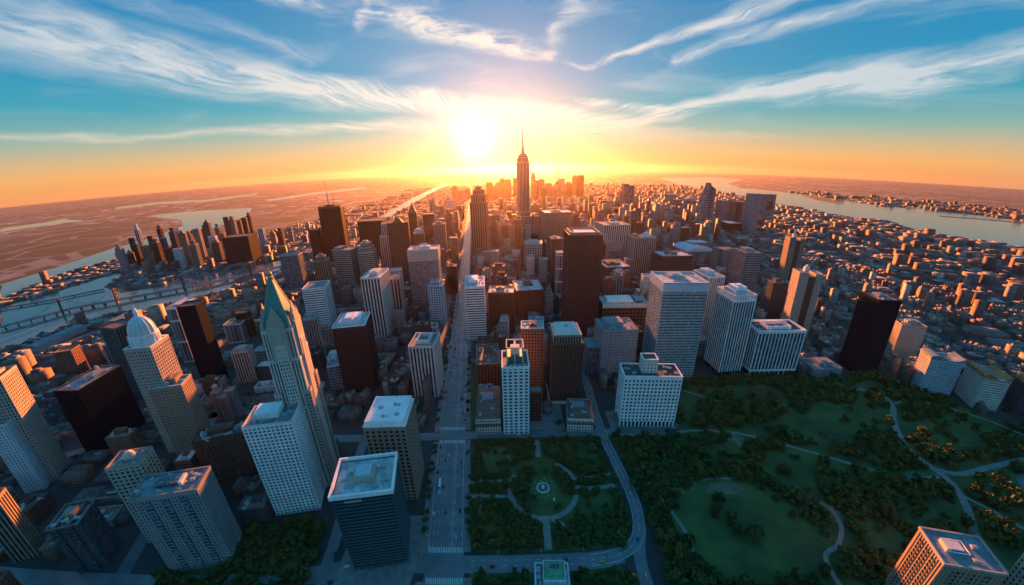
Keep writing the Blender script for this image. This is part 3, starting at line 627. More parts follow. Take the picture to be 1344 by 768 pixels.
# key, name, label, kind, wall, glass, bay, floor, roof, rooftop, rim
T = [
('whres', 'apartment_tower', 'white gridded apartment tower in front of the green pyramid tower', 'grid', 'white', 'blue', 3.6, 3.6, 'grey', 'box', 'cream'),
('brwhite', 'office_tower', 'brown brick tower with pale flat roof behind the dark glass block', 'grid', 'tan', 'bronze', 5.2, 4.6, 'white', 'none', 'white'),
('cream', 'office_tower', 'cream tower with sunken roof court beside the wide avenue', 'vstripe', 'cream', 'dark', 4.6, 4.2, 'grey', 'none', 'cream'),
('dkbrown', 'office_tower', 'dark brown tower with white framed roof and raised white hatch', 'curtain', 'dkbrown', 'bronze', 4.2, 4.2, 'white', 'none', 'white'),
('slab7', 'office_tower', 'broad tan slab tower with blank band under its roof', 'curtain', 'cream', 'grey', 3.2, 4.5, 'white', 'hvac', 'beige'),
('stripe8', 'office_tower', 'tower with white and dark vertical stripes and white roof', 'vstripe', 'cream', 'bronze', 5.4, 5.0, 'white', 'box', 'white'),
('slim9', 'office_tower', 'slim pale tower with two dark slots beside the striped tower', 'vstripe', 'beige', 'bronze', 5.8, 5.0, 'white', 'box', None),
('dk11', 'office_tower', 'plain dark slab behind the octagonal mast tower', 'curtain', 'dkbrown', 'bronze', 4, 4.5, 'dark', 'none', None),
('grey12', 'office_tower', 'plain grey tower at the river edge with flat roof', 'curtain', 'grey', 'grey', 5, 5, 'grey', 'none', None),
('chunk13', 'apartment_tower', 'chunky pale ribbed tower with sloping shoulders', 'hband', 'white', 'grey', 4, 4.6, 'grey', 'none', None),
('or23', 'office_tower', 'stepped tower in the glare beyond the broad tan slab', 'grid', 'tan', 'bronze', 6, 6, 'grey', 'box', None),
('or24', 'office_tower', 'short dark tower in the glare beside the avenue', 'curtain', 'brown', 'bronze', 5, 5, 'grey', 'hvac', None),
('or25', 'office_tower', 'narrow tower in the glare at the avenue kerb', 'grid', 'tan', 'bronze', 6, 6, 'grey', 'none', None),
('brick26', 'office_block', 'broad brown brick block beside the white banded tower', 'curtain', 'brick', 'bronze', 4.6, 4.6, 'white', 'hvac', 'tan'),
('sm27', 'office_block', 'small gabled brick block beyond the banded tower', 'grid', 'brick', 'bronze', 5, 5, 'white', 'box', None),
('low28', 'office_block', 'long brick block with cluttered white roofs in midtown', 'grid', 'brown', 'bronze', 6, 5, 'white', 'hvac', 'beige'),
('grid29', 'office_tower', 'pale tower with square window grid before the spired skyscraper', 'grid', 'beige', 'bronze', 7, 6.5, 'white', 'box', None),
('bricktop30', 'office_tower', 'brick tower with white roof behind the slender white tower', 'grid', 'brick', 'bronze', 4.2, 4.5, 'white', 'hvac', 'cream'),
('old31', 'office_block', 'old brown piered block with cluttered roof on the avenue', 'vstripe', 'brown', 'bronze', 5, 5, 'tar', 'hvac', 'tan'),
('sm36', 'annex', 'small brick annex between slender white tower and plaza', 'curtain', 'brick', 'bronze', 4, 4.5, 'grey', 'none', None),
('teal37', 'office_block', 'narrow grey block with teal roof beside the capped brown tower', 'curtain', 'grey', 'grey', 4.5, 4.5, 'teal', 'none', None),
('grey38', 'office_block', 'grey stone block with blue-grey roof and round roof plant', 'punched', 'grey', 'grey', 4.5, 4.6, 'blue', 'box', 'grey'),
('red39', 'skyscraper', 'tall dark red gridded skyscraper standing in mid-city', 'grid', 'red', 'bronze', 3.2, 3.6, 'white', 'none', 'tan'),
('thin40', 'office_tower', 'thin pale slab behind the dark red skyscraper', 'curtain', 'tan', 'bronze', 4.5, 5, 'white', 'hvac', None),
('thin41', 'office_tower', 'narrow windowless pale slab against the dark red skyscraper', 'curtain', 'cream', 'grey', 5, 30, 'white', 'none', None),
('wide42', 'office_tower', 'wide tan stepped tower beyond the dark red skyscraper', 'grid', 'tan', 'bronze', 7, 6, 'white', 'hvac', None),
('mid43', 'office_block', 'brown block with white roof just right of the red skyscraper', 'punched', 'brown', 'bronze', 5, 5, 'white', 'box', 'cream'),
('vst45', 'office_tower', 'broad pale tower with thin vertical ribs and flat roof', 'vstripe', 'cream', 'bronze', 7, 6, 'grey', 'hvac', None),
('hor47', 'office_tower', 'brown tower with thin horizontal bands and white roof', 'hband', 'brown', 'bronze', 5, 4.6, 'white', 'hvac', 'tan'),
('teal48', 'office_tower', 'teal glass tower with pale blank band under a white roof', 'hband', 'seafoam', 'teal', 4, 4.4, 'white', 'hvac', 'white'),
('fin49', 'office_tower', 'narrow pale ribbed tower behind the teal banded tower', 'vstripe', 'paleblue', 'dark', 4, 4.5, 'white', 'box', 'white'),
('pod52', 'pavilion', 'long low pale pavilion at the park edge', 'grid', 'grey', 'dark', 3, 4, 'blue', 'box', 'grey'),
('blk53', 'skyscraper', 'black slab tower standing at the park edge', 'hband', 'black', 'black', 5, 4.2, 'grey', 'hvac', 'dkbrown'),
('dk56', 'apartment_tower', 'dark narrow tower between two speckled apartment towers', 'grid', 'dkgrey', 'dark', 4, 4.2, 'teal', 'box', None),
('st57', 'apartment_tower', 'grey banded apartment tower beyond the white ribbed tower', 'hband', 'grey', 'dark', 5, 4.4, 'grey', 'box', None),
('st58', 'apartment_tower', 'brown speckled apartment slab beside the curved roof hall', 'punched', 'tan', 'dark', 4.5, 4.5, 'grey', 'none', None),
('t62', 'office_tower', 'slim grey tower before the portal shaped tower', 'grid', 'grey', 'grey', 7, 7, 'grey', 'none', None),
('t63a', 'office_tower', 'first grey tower in the row beside the curved peak tower', 'vstripe', 'grey', 'grey', 8, 7, 'grey', 'none', None),
('t63b', 'office_tower', 'second brownish tower in the row beside the curved peak tower', 'grid', 'tan', 'grey', 8, 7, 'grey', 'box', None),
('t63c', 'office_tower', 'third dark tower in the row beside the curved peak tower', 'vstripe', 'dkgrey', 'grey', 8, 7, 'grey', 'none', None),
('t63d', 'office_tower', 'fourth low tan tower in the row beside the curved peak tower', 'grid', 'beige', 'grey', 8, 7, 'grey', 'box', None),
('box64', 'office_block', 'squat brown block below the row of far towers', 'hband', 'dkbrown', 'bronze', 8, 7, 'white', 'none', None),
('t68', 'office_tower', 'slim tapered blue-grey tower beyond the twin oval towers', 'curtain', 'paleblue', 'blue', 8, 7, 'grey', 'box', None),
('t69', 'office_tower', 'square green-grey glass tower beside its round headed twin', 'curtain', 'teal', 'blue', 8, 7, 'grey', 'none', None),
('t71', 'office_tower', 'small dark red tower with slanting lit edge', 'curtain', 'dkbrown', 'bronze', 6, 6, 'dark', 'none', None),
('t72', 'office_block', 'small red-brown block before the wavy twin tower', 'curtain', 'red', 'bronze', 8, 7, 'brown', 'none', None),
('f1', 'far_tower', 'tallest hazy far tower just past the spired skyscraper', 'vstripe', 'tan', 'bronze', 10, 9, 'grey', 'box', None),
('f2', 'far_tower', 'square hazy far tower left of the far needle tower', 'grid', 'tan', 'bronze', 10, 9, 'grey', 'none', None),
('f3', 'far_tower', 'short hazy far tower at the foot of the needle tower', 'grid', 'tan', 'bronze', 10, 9, 'grey', 'none', None),
('f4', 'far_tower', 'dark square far tower right of the needle tower', 'grid', 'brown', 'bronze', 10, 9, 'grey', 'none', None),
('f5', 'far_tower', 'hazy far tower touching the edge of the spired skyscraper', 'grid', 'tan', 'bronze', 10, 9, 'grey', 'none', None),
('f6', 'far_tower', 'outermost far tower in the sun glare', 'grid', 'tan', 'bronze', 10, 9, 'grey', 'box', None),
('f7', 'far_tower', 'middle far tower in the sun glare', 'vstripe', 'tan', 'bronze', 10, 9, 'grey', 'box', None),
('f8', 'far_tower', 'broad far tower in the glare against the spired skyscraper', 'grid', 'tan', 'bronze', 10, 9, 'grey', 'none', None),
('f9', 'office_tower', 'lone slim tower halfway to the far skyline', 'grid', 'grey', 'bronze', 8, 8, 'grey', 'none', None),
('f10', 'office_tower', 'lone dark slim tower rising behind the red skyscraper', 'curtain', 'dkbrown', 'bronze', 8, 8, 'grey', 'none', None),
('blk74', 'office_block', 'reddish grey gridded block in front of the white domed tower', 'punched', 'tan', 'dark', 3.6, 3.9, 'blue', 'box', 'paleblue'),
('dk75', 'office_block', 'wide black block with long blue-grey roof', 'curtain', 'black', 'black', 4.5, 4.5, 'blue', 'hvac', 'dkgrey'),
('grn76', 'office_tower', 'dark green slab tower behind the white domed tower', 'vstripe', 'green', 'black', 4.5, 4.5, 'brown', 'none', 'dkgrey'),
('br77', 'office_block', 'rust brown block standing alone near the river channel', 'grid', 'brick', 'dark', 4.5, 4.5, 'orange', 'none', 'brick'),
('or78', 'office_block', 'small blank tan slab glowing orange behind the black block', 'curtain', 'cream', 'grey', 6, 50, 'tar', 'hvac', None),
('lf79', 'apartment_tower', 'tall tan gridded tower at the far left with sunlit top', 'grid', 'beige', 'dark', 3.0, 3.6, 'tar', 'box', 'tan'),
('lf80', 'apartment_tower', 'pale blue-grey banded tower in front of the tall tan one', 'punched', 'paleblue', 'dark', 3.0, 3.4, 'blue', 'none', 'cream'),
('lf81', 'apartment_tower', 'brown finned tower with orange edge at the lower left', 'vstripe', 'tan', 'dark', 3.4, 3.6, 'tar', 'box', 'brick'),
('lf83', 'brick_house', 'small sunlit brick building in the bottom left corner', 'punched', 'brick', 'dark', 3, 3.4, 'orange', 'box', None),
('lf84', 'apartment_block', 'gridded block with round rooftop hood behind the big blue-grey block', 'grid', 'beige', 'dark', 4, 4, 'grey', 'none', 'tan'),
('lf85', 'apartment_block', 'big blue-grey apartment block with copper rim and roof skylight', 'grid', 'grey', 'blue', 2.7, 3.3, 'blue', 'none', 'tan'),
('lf86', 'office_block', 'dark brown gridded block with two teal roof tanks', 'punched', 'brown', 'dark', 3.8, 4.2, 'dark', 'box', 'dkbrown'),
('lf87', 'low_building', 'low brown roofed building right of the big blue-grey block', 'grid', 'dkgrey', 'dark', 3.5, 4, 'brown', 'hvac', None),
('bk88', 'office_tower', 'black slab tower with copper-lit side near the river', 'curtain', 'black', 'black', 4, 4.2, 'tar', 'none', 'dkbrown'),
('lt89', 'office_tower', 'plain pale grey slab beside the black copper-lit tower', 'curtain', 'paleblue', 'grey', 6, 40, 'grey', 'none', None),
('lt90', 'office_block', 'pale ribbed stone block below the black copper-lit tower', 'vstripe', 'beige', 'dark', 4, 4, 'grey', 'box', None),
('bl91', 'office_block', 'plain blue-grey block between two brown riverside blocks', 'curtain', 'paleblue', 'grey', 8, 40, 'brown', 'none', None),
('br92', 'office_block', 'plain brown riverside block behind the blue-grey block', 'curtain', 'brown', 'bronze', 8, 40, 'brown', 'none', None),
('sm93', 'low_building', 'small dark block with white roof beside the green pyramid tower', 'grid', 'dkgrey', 'dark', 4, 4, 'white', 'none', None),
('nr95', 'office_tower', 'narrow ribbed tower behind the green pyramid tower', 'vstripe', 'grey', 'dark', 4, 4.2, 'grey', 'box', None),
('nr96', 'office_block', 'blue-grey block hugging the dark brown white-roofed tower', 'curtain', 'paleblue', 'blue', 4, 4.4, 'blue', 'hvac', None),
('pen97', 'office_block', 'wide plain dark block on the river peninsula', 'curtain', 'dkbrown', 'bronze', 12, 10, 'dark', 'none', None),
('rt101', 'apartment_tower', 'tan speckled apartment tower right of the black slab', 'punched', 'beige', 'dark', 3.6, 3.8, 'tar', 'box', None),
]
TW = {}
for q in T:
    TW[q[0]] = tower(q[0], q[1], q[2], q[3], q[4], q[5], q[6], q[7], q[8], q[9], q[10])

# ---- towers with shapes of their own
GOLD = plain('gilt_bronze', (.55, .36, .16), .45, .6)
COPPER = masonry('green_copper', (.055, .27, .25), .5, .2, .1)
t = thing('skyscraper', 'stone art deco tower with teal pyramid roof and gilt spire', 'building', (-204, 276, 0), 18)
block(t, 27, 33, 0, 100, 'vstripe', 'cream', 'dark', 2.7, 3.6, 'grey', None, 'none', pier=.5, band=.42)
block(t, 25.6, 31.6, 100, 150, 'vstripe', 'cream', 'dark', 2.6, 3.6, 'grey', None, 'none', name='middle_shaft', pier=.5, band=.42)
block(t, 24.4, 30.4, 150, 178, 'vstripe', 'cream', 'dark', 2.5, 3.6, 'grey', None, 'none', name='upper_shaft', pier=.5, band=.42)
for sx in (-1, 1):
    for sy in (-1, 1): block(t, 5.5, 6, 0, 118, 'grid', 'beige', 'dark', 2.6, 3.6, 'grey', None, 'none', cx=sx*12.6, cy=sy*15.4, name='corner_bay')
for sy in (-1, 1): block(t, 9, 2.5, 0, 164, 'grid', 'cream', 'dark', 2.4, 3.6, 'grey', None, 'none', cy=sy*16.6, name='centre_bay')
for sx in (-1, 1): block(t, 2.5, 11, 0, 164, 'grid', 'cream', 'dark', 2.4, 3.6, 'grey', None, 'none', cx=sx*13.4, name='centre_bay')
for sx, sy, w_, d_ in ((0, -1, 15, 5), (0, 1, 15, 5), (-1, 0, 5, 18), (1, 0, 5, 18)):
    mb = MB(); cxx, cyy = sx*12.0, sy*15.0
    for k, (zz, s) in enumerate(((176, 1.0), (184, .72), (190, .42))):
        mb.box(cxx-w_*s/2-(.4-k*.1)*abs(sx), cxx+w_*s/2, cyy-d_*s/2-(.4-k*.1)*abs(sy), cyy+d_*s/2, 150 if k == 0 else zz-8.01, zz+6*s)
    if sx == 0: mb.prism([(cxx-w_*.5, cyy-d_*.3), (cxx+w_*.5, cyy-d_*.3), (cxx+w_*.5, cyy+d_*.3), (cxx-w_*.5, cyy+d_*.3)], 182.02, 199, .05)
    else: mb.prism([(cxx-w_*.3, cyy-d_*.5), (cxx+w_*.3, cyy-d_*.5), (cxx+w_*.3, cyy+d_*.5), (cxx-w_*.3, cyy+d_*.5)], 182.02, 199, .05)
    mb.build('gable', W('beige'), t)
pyramid_roof(t, 24, 30, 177.5, 221, COPPER, 'roof', k=.09)
mb = MB()
for sx in (-1, 1):
    for sy in (-1, 1): mb.bar((sx*12, sy*15, 178), (sx*.9, sy*1.2, 221.5), .45, 6)
mb.build('roof_ridge', GOLD, t)
MB().lathe([(2.1, 219), (2.6, 221), (1.6, 222), (2.2, 224), (1.2, 226), (.5, 229)], 10).build('finial', GOLD, t)
mast(t, 0, 0, 228, 242, .28, 'spire', GOLD)
for s in (-1, 1):
    for s2 in (-1, 1): MB().prism([(s*11-1.4, s2*14-1.4), (s*11+1.4, s2*14-1.4), (s*11+1.4, s2*14+1.4), (s*11-1.4, s2*14+1.4)], 178, 190, .1).build('pinnacle', W('beige'), t)

x, y, w, d, h, a = site('dkcube')
t = thing('office_block', 'dark blue-green glass block with white roof and a stepped rooftop house', 'building', (x, y, 0), a)
block(t, w, d, 4, h-3, 'hband', 'green', 'deepteal', 4.5, 3.6, 'white', None, 'none', band=.42)
mb = MB(); mb.box(-w/2+2, w/2-2, -d/2+2, d/2-2, 0, 4.2); mb.build('lobby', G('blue', 4, 4), t)
pil = MB().box(-.4, .4, -.4, .4, 0, 4.2).mesh('pillar', W('dkgrey'))
for i in range(9):
    for s in (-1, 1): o = link('pillar', pil, t); o.location = (-w/2+.5+i*(w-1)/8, s*(d/2-.5), 0)
mb = MB(); ring(mb, -w/2-1, w/2+1, -d/2-1, d/2+1, h-3.2, h+.6, 1.6); mb.build('parapet', W('white'), t)
mb = MB(); mb.box(-8, 8, -6.5, 7.5, h-2.9, h+2.4); mb.build('penthouse', W('beige'), t)
mb = MB(); mb.box(-6, 5.3, -4.8, 5.4, h+2.4, h+4.4); mb.box(-2.6, 2.0, -.6, 1.8, h+4.4, h+5.2); mb.build('penthouse', W('paleblue'), t)
for ux, uy, k in ((-13, 4, 0), (14, -6, 1), (12, 8, 0), (-11, -9, 3), (9, -11, 0), (-16, -2, 1)):
    u = link('roof_unit', UNITS[k], t); u.location = (ux, uy, h-2.94)
def letters(root, s, x, y, z, hgt, mat, w=.62):
    """block capitals from bars, on the wall that faces -y"""
    F = dict(C='TLB', O='TLBR', M='TLRm', E='TLBm', R='TLRm', I='m|', A='TLRm', N='TLR', S='TmBa', L='LB', G='TLBr', P='TLmb', T='T|')
    mb = MB(); st = hgt*.16
    for i, c in enumerate(s):
        x0 = x+i*hgt*w*1.25; x1 = x0+hgt*w
        def hb(zz): mb.box(x0, x1, y-.25, y, zz, zz+st)
        def vb(xx, a=0, b=1): mb.box(xx, xx+st, y-.3, y-.02, z+hgt*a, z+hgt*b)
        for q in F.get(c, 'TLBR'):
            if q == 'T': hb(z+hgt-st)
            elif q == 'B': hb(z)
            elif q == 'm': hb(z+hgt*.45)
            elif q == 'L': vb(x0)
            elif q == 'R': vb(x1-st)
            elif q == '|': vb((x0+x1)/2-st/2)
            elif q == 'r': vb(x1-st, 0, .5)
            elif q == 'b': vb(x1-st, .5, 1)
            elif q == 'a': vb(x0, .5, 1); vb(x1-st, 0, .5)
    mb.build('sign_lettering', mat, root)
letters(t, 'COMMERCE', -w/2+9.5, -d/2-.62, h-7.2, 2.0, W('cream'))

x, y, w, d, h, a = site('slend32')
t = thing('office_tower', 'slender white tower with open green roof frame facing the square', 'building', (x, y, 0), a)
block(t, w, d, 0, h, 'grid', 'white', 'blue', 5.6, 4.4, 'tar', 'white', 'none')
mb = MB()
for i in range(3):
    for yy in (-9, 11): mb.box(-9.4+i*9-.5, -9.4+i*9+.5, yy-.5, yy+.5, h, h+19)
ring(mb, -10, 10, -9.6, 11.6, h+19, h+20.2, 1.0); mb.box(-1, 1, -8.6, 10.6, h+19.1, h+19.9); mb.build('roof_frame', W('cream'), t)
mb = MB(); mb.box(-8.6, 8.6, -8, 10, h, h+8); mb.build('penthouse', plain('green_metal', (.05, .16, .12), .5), t)
mb = MB(); mb.box(-5, 5.5, -3, 8, h+8, h+15.5); mb.build('penthouse', W('cream'), t)
for i in range(5): u = link('roof_unit', UNITS[i % 2], t); u.location = (-11+5.4*i, -14.5, h+.05)

x, y, w, d, h, a = site('wh105')
t = thing('office_block', 'wide white gridded block with arcade and a square roof tower', 'building', (x, y, 0), a)
block(t, w, d, 9, h, 'punched', 'white', 'dark', 4.6, 5.0, 'dark', 'white', 'none', pier=.45, band=.42)
mb = MB(); mb.box(-w/2+3, w/2-3, -d/2+3, d/2-3, 0, 9.2); mb.build('lobby', G('dark', 4, 4), t)
pil = MB().box(-.8, .8, -.8, .8, 0, 8.9).mesh('pillar', W('white'))
for i in range(15):
    for s in (-1, 1): o = link('pillar', pil, t); o.location = (-w/2+.8+i*(w-1.6)/14, s*(d/2-.8), 0)
mb = MB(); mb.box(-w/2-3, w/2+4, -d/2-3, d/2+3, 0, 1.0); mb.build('base_terrace', PAVE, t)
block(t, 17, 15, h, h+17, 'punched', 'cream', 'dark', 4.2, 4.4, 'tar', 'white', 'none', cx=-3, cy=2, name='roof_tower')
for ux, uy, k in ((-27, 3, 3), (16, -4, 0), (24, 5, 0), (28, -6, 1), (-21, -7, 0), (20, 7, 3)): u = link('roof_unit', UNITS[k], t); u.location = (ux, uy, h+.05)

for key, lab in (('lowL33', 'low red and white block left of the slender white tower'), ('lowR34', 'low red and white block right of the plaza')):
    x, y, w, d, h, a = site(key); t = thing('low_building', lab, 'building', (x, y, 0), a)
    block(t, w, d, 0, h, 'grid', 'cream', 'dark', 3.2, 4.2, 'brown', 'brick', 'none')
    mb = MB(); ring(mb, -w/2-.4, w/2+.4, -d/2-.4, d/2+.4, h*.55, h*.72, .8); mb.build('brick_band', W('brick'), t)
    for i in range(5): u = link('roof_unit', UNITS[(i*3) % 4], t); u.location = (-w*.33+(i % 2)*w*.5, -d*.36+i*d*.17, h+.05)
    mb = MB(); mb.box(-w*.3, w*.2, d*.05, d*.3, h, h+3.4); mb.build('penthouse', W('grey'), t)

x, y, w, d, h, a = site('brtower35')
t = thing('office_tower', 'brown stone tower with chamfered shoulders and bright capped roof', 'building', (x, y, 0), a)
block(t, w, d, 0, h-10, 'vstripe', 'brown', 'bronze', 3.6, 4.2, 'tar', None, 'none', pier=.5, band=.35)
block(t, w-5, d-6, h-10, h, 'vstripe', 'tan', 'bronze', 3.6, 4.2, 'white', 'cream', 'none', name='upper_shaft')
mb = MB().prism([(-w/2+3.5, -d/2+4), (w/2-3.5, -d/2+4), (w/2-3.5, d/2-4), (-w/2+3.5, d/2-4)], h+.06, h+5.5, .78); mb.build('roof_cap', W('cream'), t)
mb = MB().cyl(0, 0, 3, h+5.5, h+7, 12, .6); mb.build('roof_vent', W('grey'), t)
mb = MB(); mb.box(-w/2-2, w/2+2, -d/2-2, d/2+2, 0, 4); mb.build('plinth', W('cream'), t)

x, y, w, d, h, a = site('strip25')
t = thing('office_tower', 'white tower with bold horizontal bands beside the avenue', 'building', (x, y, 0), a)
block(t, w, d, 0, h, 'hband', 'white', 'bronze', 5, 4.6, 'white', 'white', 'box', band=.52)

x, y, w, d, h, a = site('orn44')
t = thing('exhibition_hall', 'dark hall with white dotted cornice and pale flat roofs', 'building', (x, y, 0), a)
block(t, w, d, 0, h, 'grid', 'brown', 'bronze', 7, 7, 'white', None, 'none')
mb = MB()
for i in range(30): mb.box(-w/2+i*w/29-.9, -w/2+i*w/29+.9, -d/2-1.8, -d/2-.4, h-5, h+1.6)
for i in range(17): mb.box(w/2+.4, w/2+1.8, -d/2+i*d/16-.9, -d/2+i*d/16+.9, h-5, h+1.6)
mb.build('cornice', W('white'), t)
mb = MB(); mb.box(-w*.38, w*.2, -d*.2, d*.32, h, h+5); mb.build('penthouse', W('white'), t)
mb = MB(); mb.box(w*.26, w*.42, -d*.3, d*.4, h, h+4); mb.build('skylight', G('blue', 4, 4), t)

# white ribbed tower, square white-finned block
x, y, w, d, h, a = site('wb50')
t = thing('office_tower', 'white and blue ribbed tower with crown lattice at the park edge', 'building', (x, y, 0), a)
block(t, w, d, 6, h-9, 'fins', 'white', 'blue', 4.4, 4.6, 'white', None, 'none', pier=.22)
mb = MB(); mb.box(-w/2+1.5, w/2-1.5, -d/2+1.5, d/2-1.5, 0, 6.2); mb.build('lobby', G('dark', 4, 4), t)
mb = MB(); ring(mb, -w/2-1, w/2+1, -d/2-1, d/2+1, h-10, h-8.8, 1.2); ring(mb, -w/2-1, w/2+1, -d/2-1, d/2+1, h-1.2, h, 1.2)
for i in range(12):
    for s in (-1, 1):
        xx = -w/2-.9+i*(w+.4)/11; mb.box(xx, xx+1.2, s*(d/2+.35)-.5, s*(d/2+.35)+.5, h-8.8, h-1.2)
        yy = -d/2-.9+i*(d+.4)/11
        if 0 < i < 11: mb.box(s*(w/2+.35)-.5, s*(w/2+.35)+.5, yy, yy+1.2, h-8.8, h-1.2)
mb.build('crown_lattice', W('white'), t)
mb = MB(); mb.box(-w*.34, w*.34, -d*.34, d*.34, h-9, h+3.5); mb.build('penthouse', W('paleblue'), t)
mb = MB(); mb.box(-w*.24, w*.24, -d*.24, d*.24, h+3.5, h+8); mb.box(-w*.1, w*.14, -d*.1, d*.1, h+8, h+10); mb.build('penthouse', W('white'), t)
x, y, w, d, h, a = site('sq51')
t = thing('office_block', 'square block with white diagonal-lit fins and sunken roof court', 'building', (x, y, 0), a)
block(t, w, d, 9, h-2, 'fins', 'white', 'blue', 5.8, 5.0, 'dark', None, 'none', pier=.2)
mb = MB(); mb.box(-w/2+2.5, w/2-2.5, -d/2+2.5, d/2-2.5, 0, 9.2); mb.build('lobby', G('dark', 4, 4), t)
for nm_, x0, x1, y0, y1, z0, z1, tt_ in (('base_band', -w/2-1.2, w/2+1.2, -d/2-1.2, d/2+1.2, 7, 9.5, 1.6), ('parapet', -w/2-1.4, w/2+1.4, -d/2-1.4, d/2+1.4, h-3, h+1.2, 2.2), ('roof_court_wall', -w*.25, w*.27, -d*.25, d*.28, h-2, h+3.5, 1.2)):
    mb = MB(); ring(mb, x0, x1, y0, y1, z0, z1, tt_); mb.build(nm_, W('white'), t)
for ux, uy, k in ((-26, 8, 0), (-28, -9, 3), (25, 9, 1), (0, -15, 0), (14, -15, 3), (-14, 14, 0), (4, 2, 0)): u = link('roof_unit', UNITS[k], t); u.location = (ux, uy, h-1.94)
pil = MB().box(-.5, .5, -.5, .5, 0, 7).mesh('pillar', W('white'))
for i in range(10): o = link('pillar', pil, t); o.location = (-w/2+1.5+i*(w-3)/9, -d/2+.3, 0)

# towers with speckled punched walls, in two or three slipped slabs
for key, lab, wl in (('spk54', 'tall speckled brown tower topped by a cap house near the highway', 'tan'), ('spk55', 'speckled stone tower with slipped slabs behind the square block', 'beige')):
    x, y, w, d, h, a = site(key); t = thing('apartment_tower', lab, 'building', (x, y, 0), a)
    k = 38 if key == 'spk55' else 34
    block(t, k*.42, 30, 0, h, 'punched', wl, 'dark', 3.4, 3.8, 'grey', None, 'none', cx=-k*.29, name='slab')
    block(t, k*.34, 32, 0, h-7, 'punched', 'brown', 'dark', 3.4, 3.8, 'grey', None, 'none', cx=k*.1, cy=2, name='slab')
    block(t, k*.34, 30, 0, h-2, 'punched', wl, 'dark', 3.4, 3.8, 'grey', None, 'none', cx=k*.45, cy=3, name='slab')
    mb = MB(); mb.box(-6, 2, -3, 5, h-7, h+8); mb.cyl(-2, 1, 2.4, h+8, h+(20 if key == 'spk54' else 10), 10, 1.2); mb.build('penthouse', W('cream'), t)

# domed tower
x, y, w, d, h, a = site('dome73')
t = thing('domed_tower', 'stone tower crowned by a white ribbed dome with lantern', 'building', (x, y, 0), a+8)
w, d = 29, 31
block(t, w, d, 0, 139, 'punched', 'beige', 'dark', 3.4, 3.9, 'grey', 'white', 'none', pier=.46, band=.45)
WHM = W('white')
mb = MB().lathe([(14.6, 138), (14.6, 141), (13.9, 141.2), (13.6, 149), (14.4, 149.3), (14.4, 151), (13.2, 151.3)], 28); mb.build('drum', WHM, t)
mb = MB()
for i in range(20):
    q = 2*math.pi*i/20; mb.bar((14.3*math.cos(q), 14.3*math.sin(q), 141), (14.3*math.cos(q), 14.3*math.sin(q), 149.3), .5, 6)
mb.build('colonnade', WHM, t)
mb = MB().lathe([(13.0*math.cos(R(k*9)), 151+20*math.sin(R(k*9))) for k in range(10)]+[(1.2, 171)], 32); mb.build('dome', masonry('dome_metal', (.55, .60, .62), .45, .1, .1), t, True)
mb = MB()
for i in range(16):
    q = 2*math.pi*i/16
    for k in range(8):
        p0 = (13.2*math.cos(R(k*11)), 151+20.2*math.sin(R(k*11))); p1 = (13.2*math.cos(R((k+1)*11)), 151+20.2*math.sin(R((k+1)*11)))
        mb.bar((p0[0]*math.cos(q), p0[0]*math.sin(q), p0[1]), (p1[0]*math.cos(q), p1[0]*math.sin(q), p1[1]), .32, 4)
mb.build('dome_rib', WHM, t)
MB().lathe([(2.3, 170.5), (2.3, 175), (2.8, 175.2), (1.9, 177), (.7, 180), (.3, 183)], 12).build('lantern', WHM, t); mast(t, 0, 0, 182, 190, .22, 'spire')

# the spired skyscraper
x, y, w, d, h, a = site('esb')
t = thing('spired_skyscraper', 'tallest stepped skyscraper with tapering needle spire against the sunrise', 'building', (x, y, 0), a)
for i, (ww, dd, z0, z1) in enumerate(((84, 66, 0, 48), (70, 56, 48, 100), (60, 48, 100, 118), (54, 44, 118, 328), (48, 38, 328, 346), (38, 30, 346, 356), (26, 24, 356, 362))):
    block(t, ww, dd, z0, z1, 'vstripe', 'beige', 'bronze', 6.0, 6.0, 'grey', None, 'none', name='facade' if i == 0 else 'shaft_tier')
MB().lathe([(9, 361), (8.5, 368), (7, 372), (6, 382), (5, 390), (3.6, 402)], 14).build('mooring_mast', W('beige'), t)
mb = MB(); mb.cyl(0, 0, 3.4, 401, 440, 8, 1.9); mb.cyl(0, 0, 1.8, 440, 486, 8, .5); mb.build('spire', W('grey'), t)

x, y, w, d, h, a = site('tw72')
t = thing('skyscraper', 'stepped tower with dark crown standing right in the glare by the avenue', 'building', (x, y, 0), a)
for i, (ww, dd, z0, z1) in enumerate(((52, 46, 0, 200), (44, 40, 200, 224), (32, 30, 224, 238), (18, 18, 238, 248))):
    block(t, ww, dd, z0, z1, 'vstripe', 'tan', 'bronze', 7, 6.0, 'grey', None, 'none', name='facade' if i == 0 else 'shaft_tier')

# octagonal dark tower with masts
x, y, w, d, h, a = site('hex10')
t = thing('octagonal_tower', 'dark brown many-sided tower with ringed crown and tall antenna', 'building', (x, y, 0), a)
def octo(w, d, c): return [(-w/2+c, -d/2), (w/2-c, -d/2), (w/2, -d/2+c), (w/2, d/2-c), (w/2-c, d/2), (-w/2+c, d/2), (-w/2, d/2-c), (-w/2, -d/2+c)]
MB().prism(octo(w, d, 16), 0, h-6, .94).build('facade', G('bronze', 7, 6), t)
mb = MB()
for i, (px_, py_) in enumerate(octo(w, d, 16)): mb.bar((px_, py_, 0), (px_*.94, py_*.94, h-6), 1.3, 4)
mb.build('corner_fin', W('dkbrown'), t)
MB().prism(octo(w*.95, d*.95, 15), h-6, h+1).build('roof_band', W('brown'), t)
mb = MB()
for i in range(9):
    q = 2*math.pi*i/9; mb.bar((22*math.cos(q), 22*math.sin(q), h+1), (22*math.cos(q), 22*math.sin(q), h+5+(i % 3)*2), .8, 5)
mb.box(-14, 14, -12, 12, h+1, h+5); mb.build('roof_plant', W('dkgrey'), t)
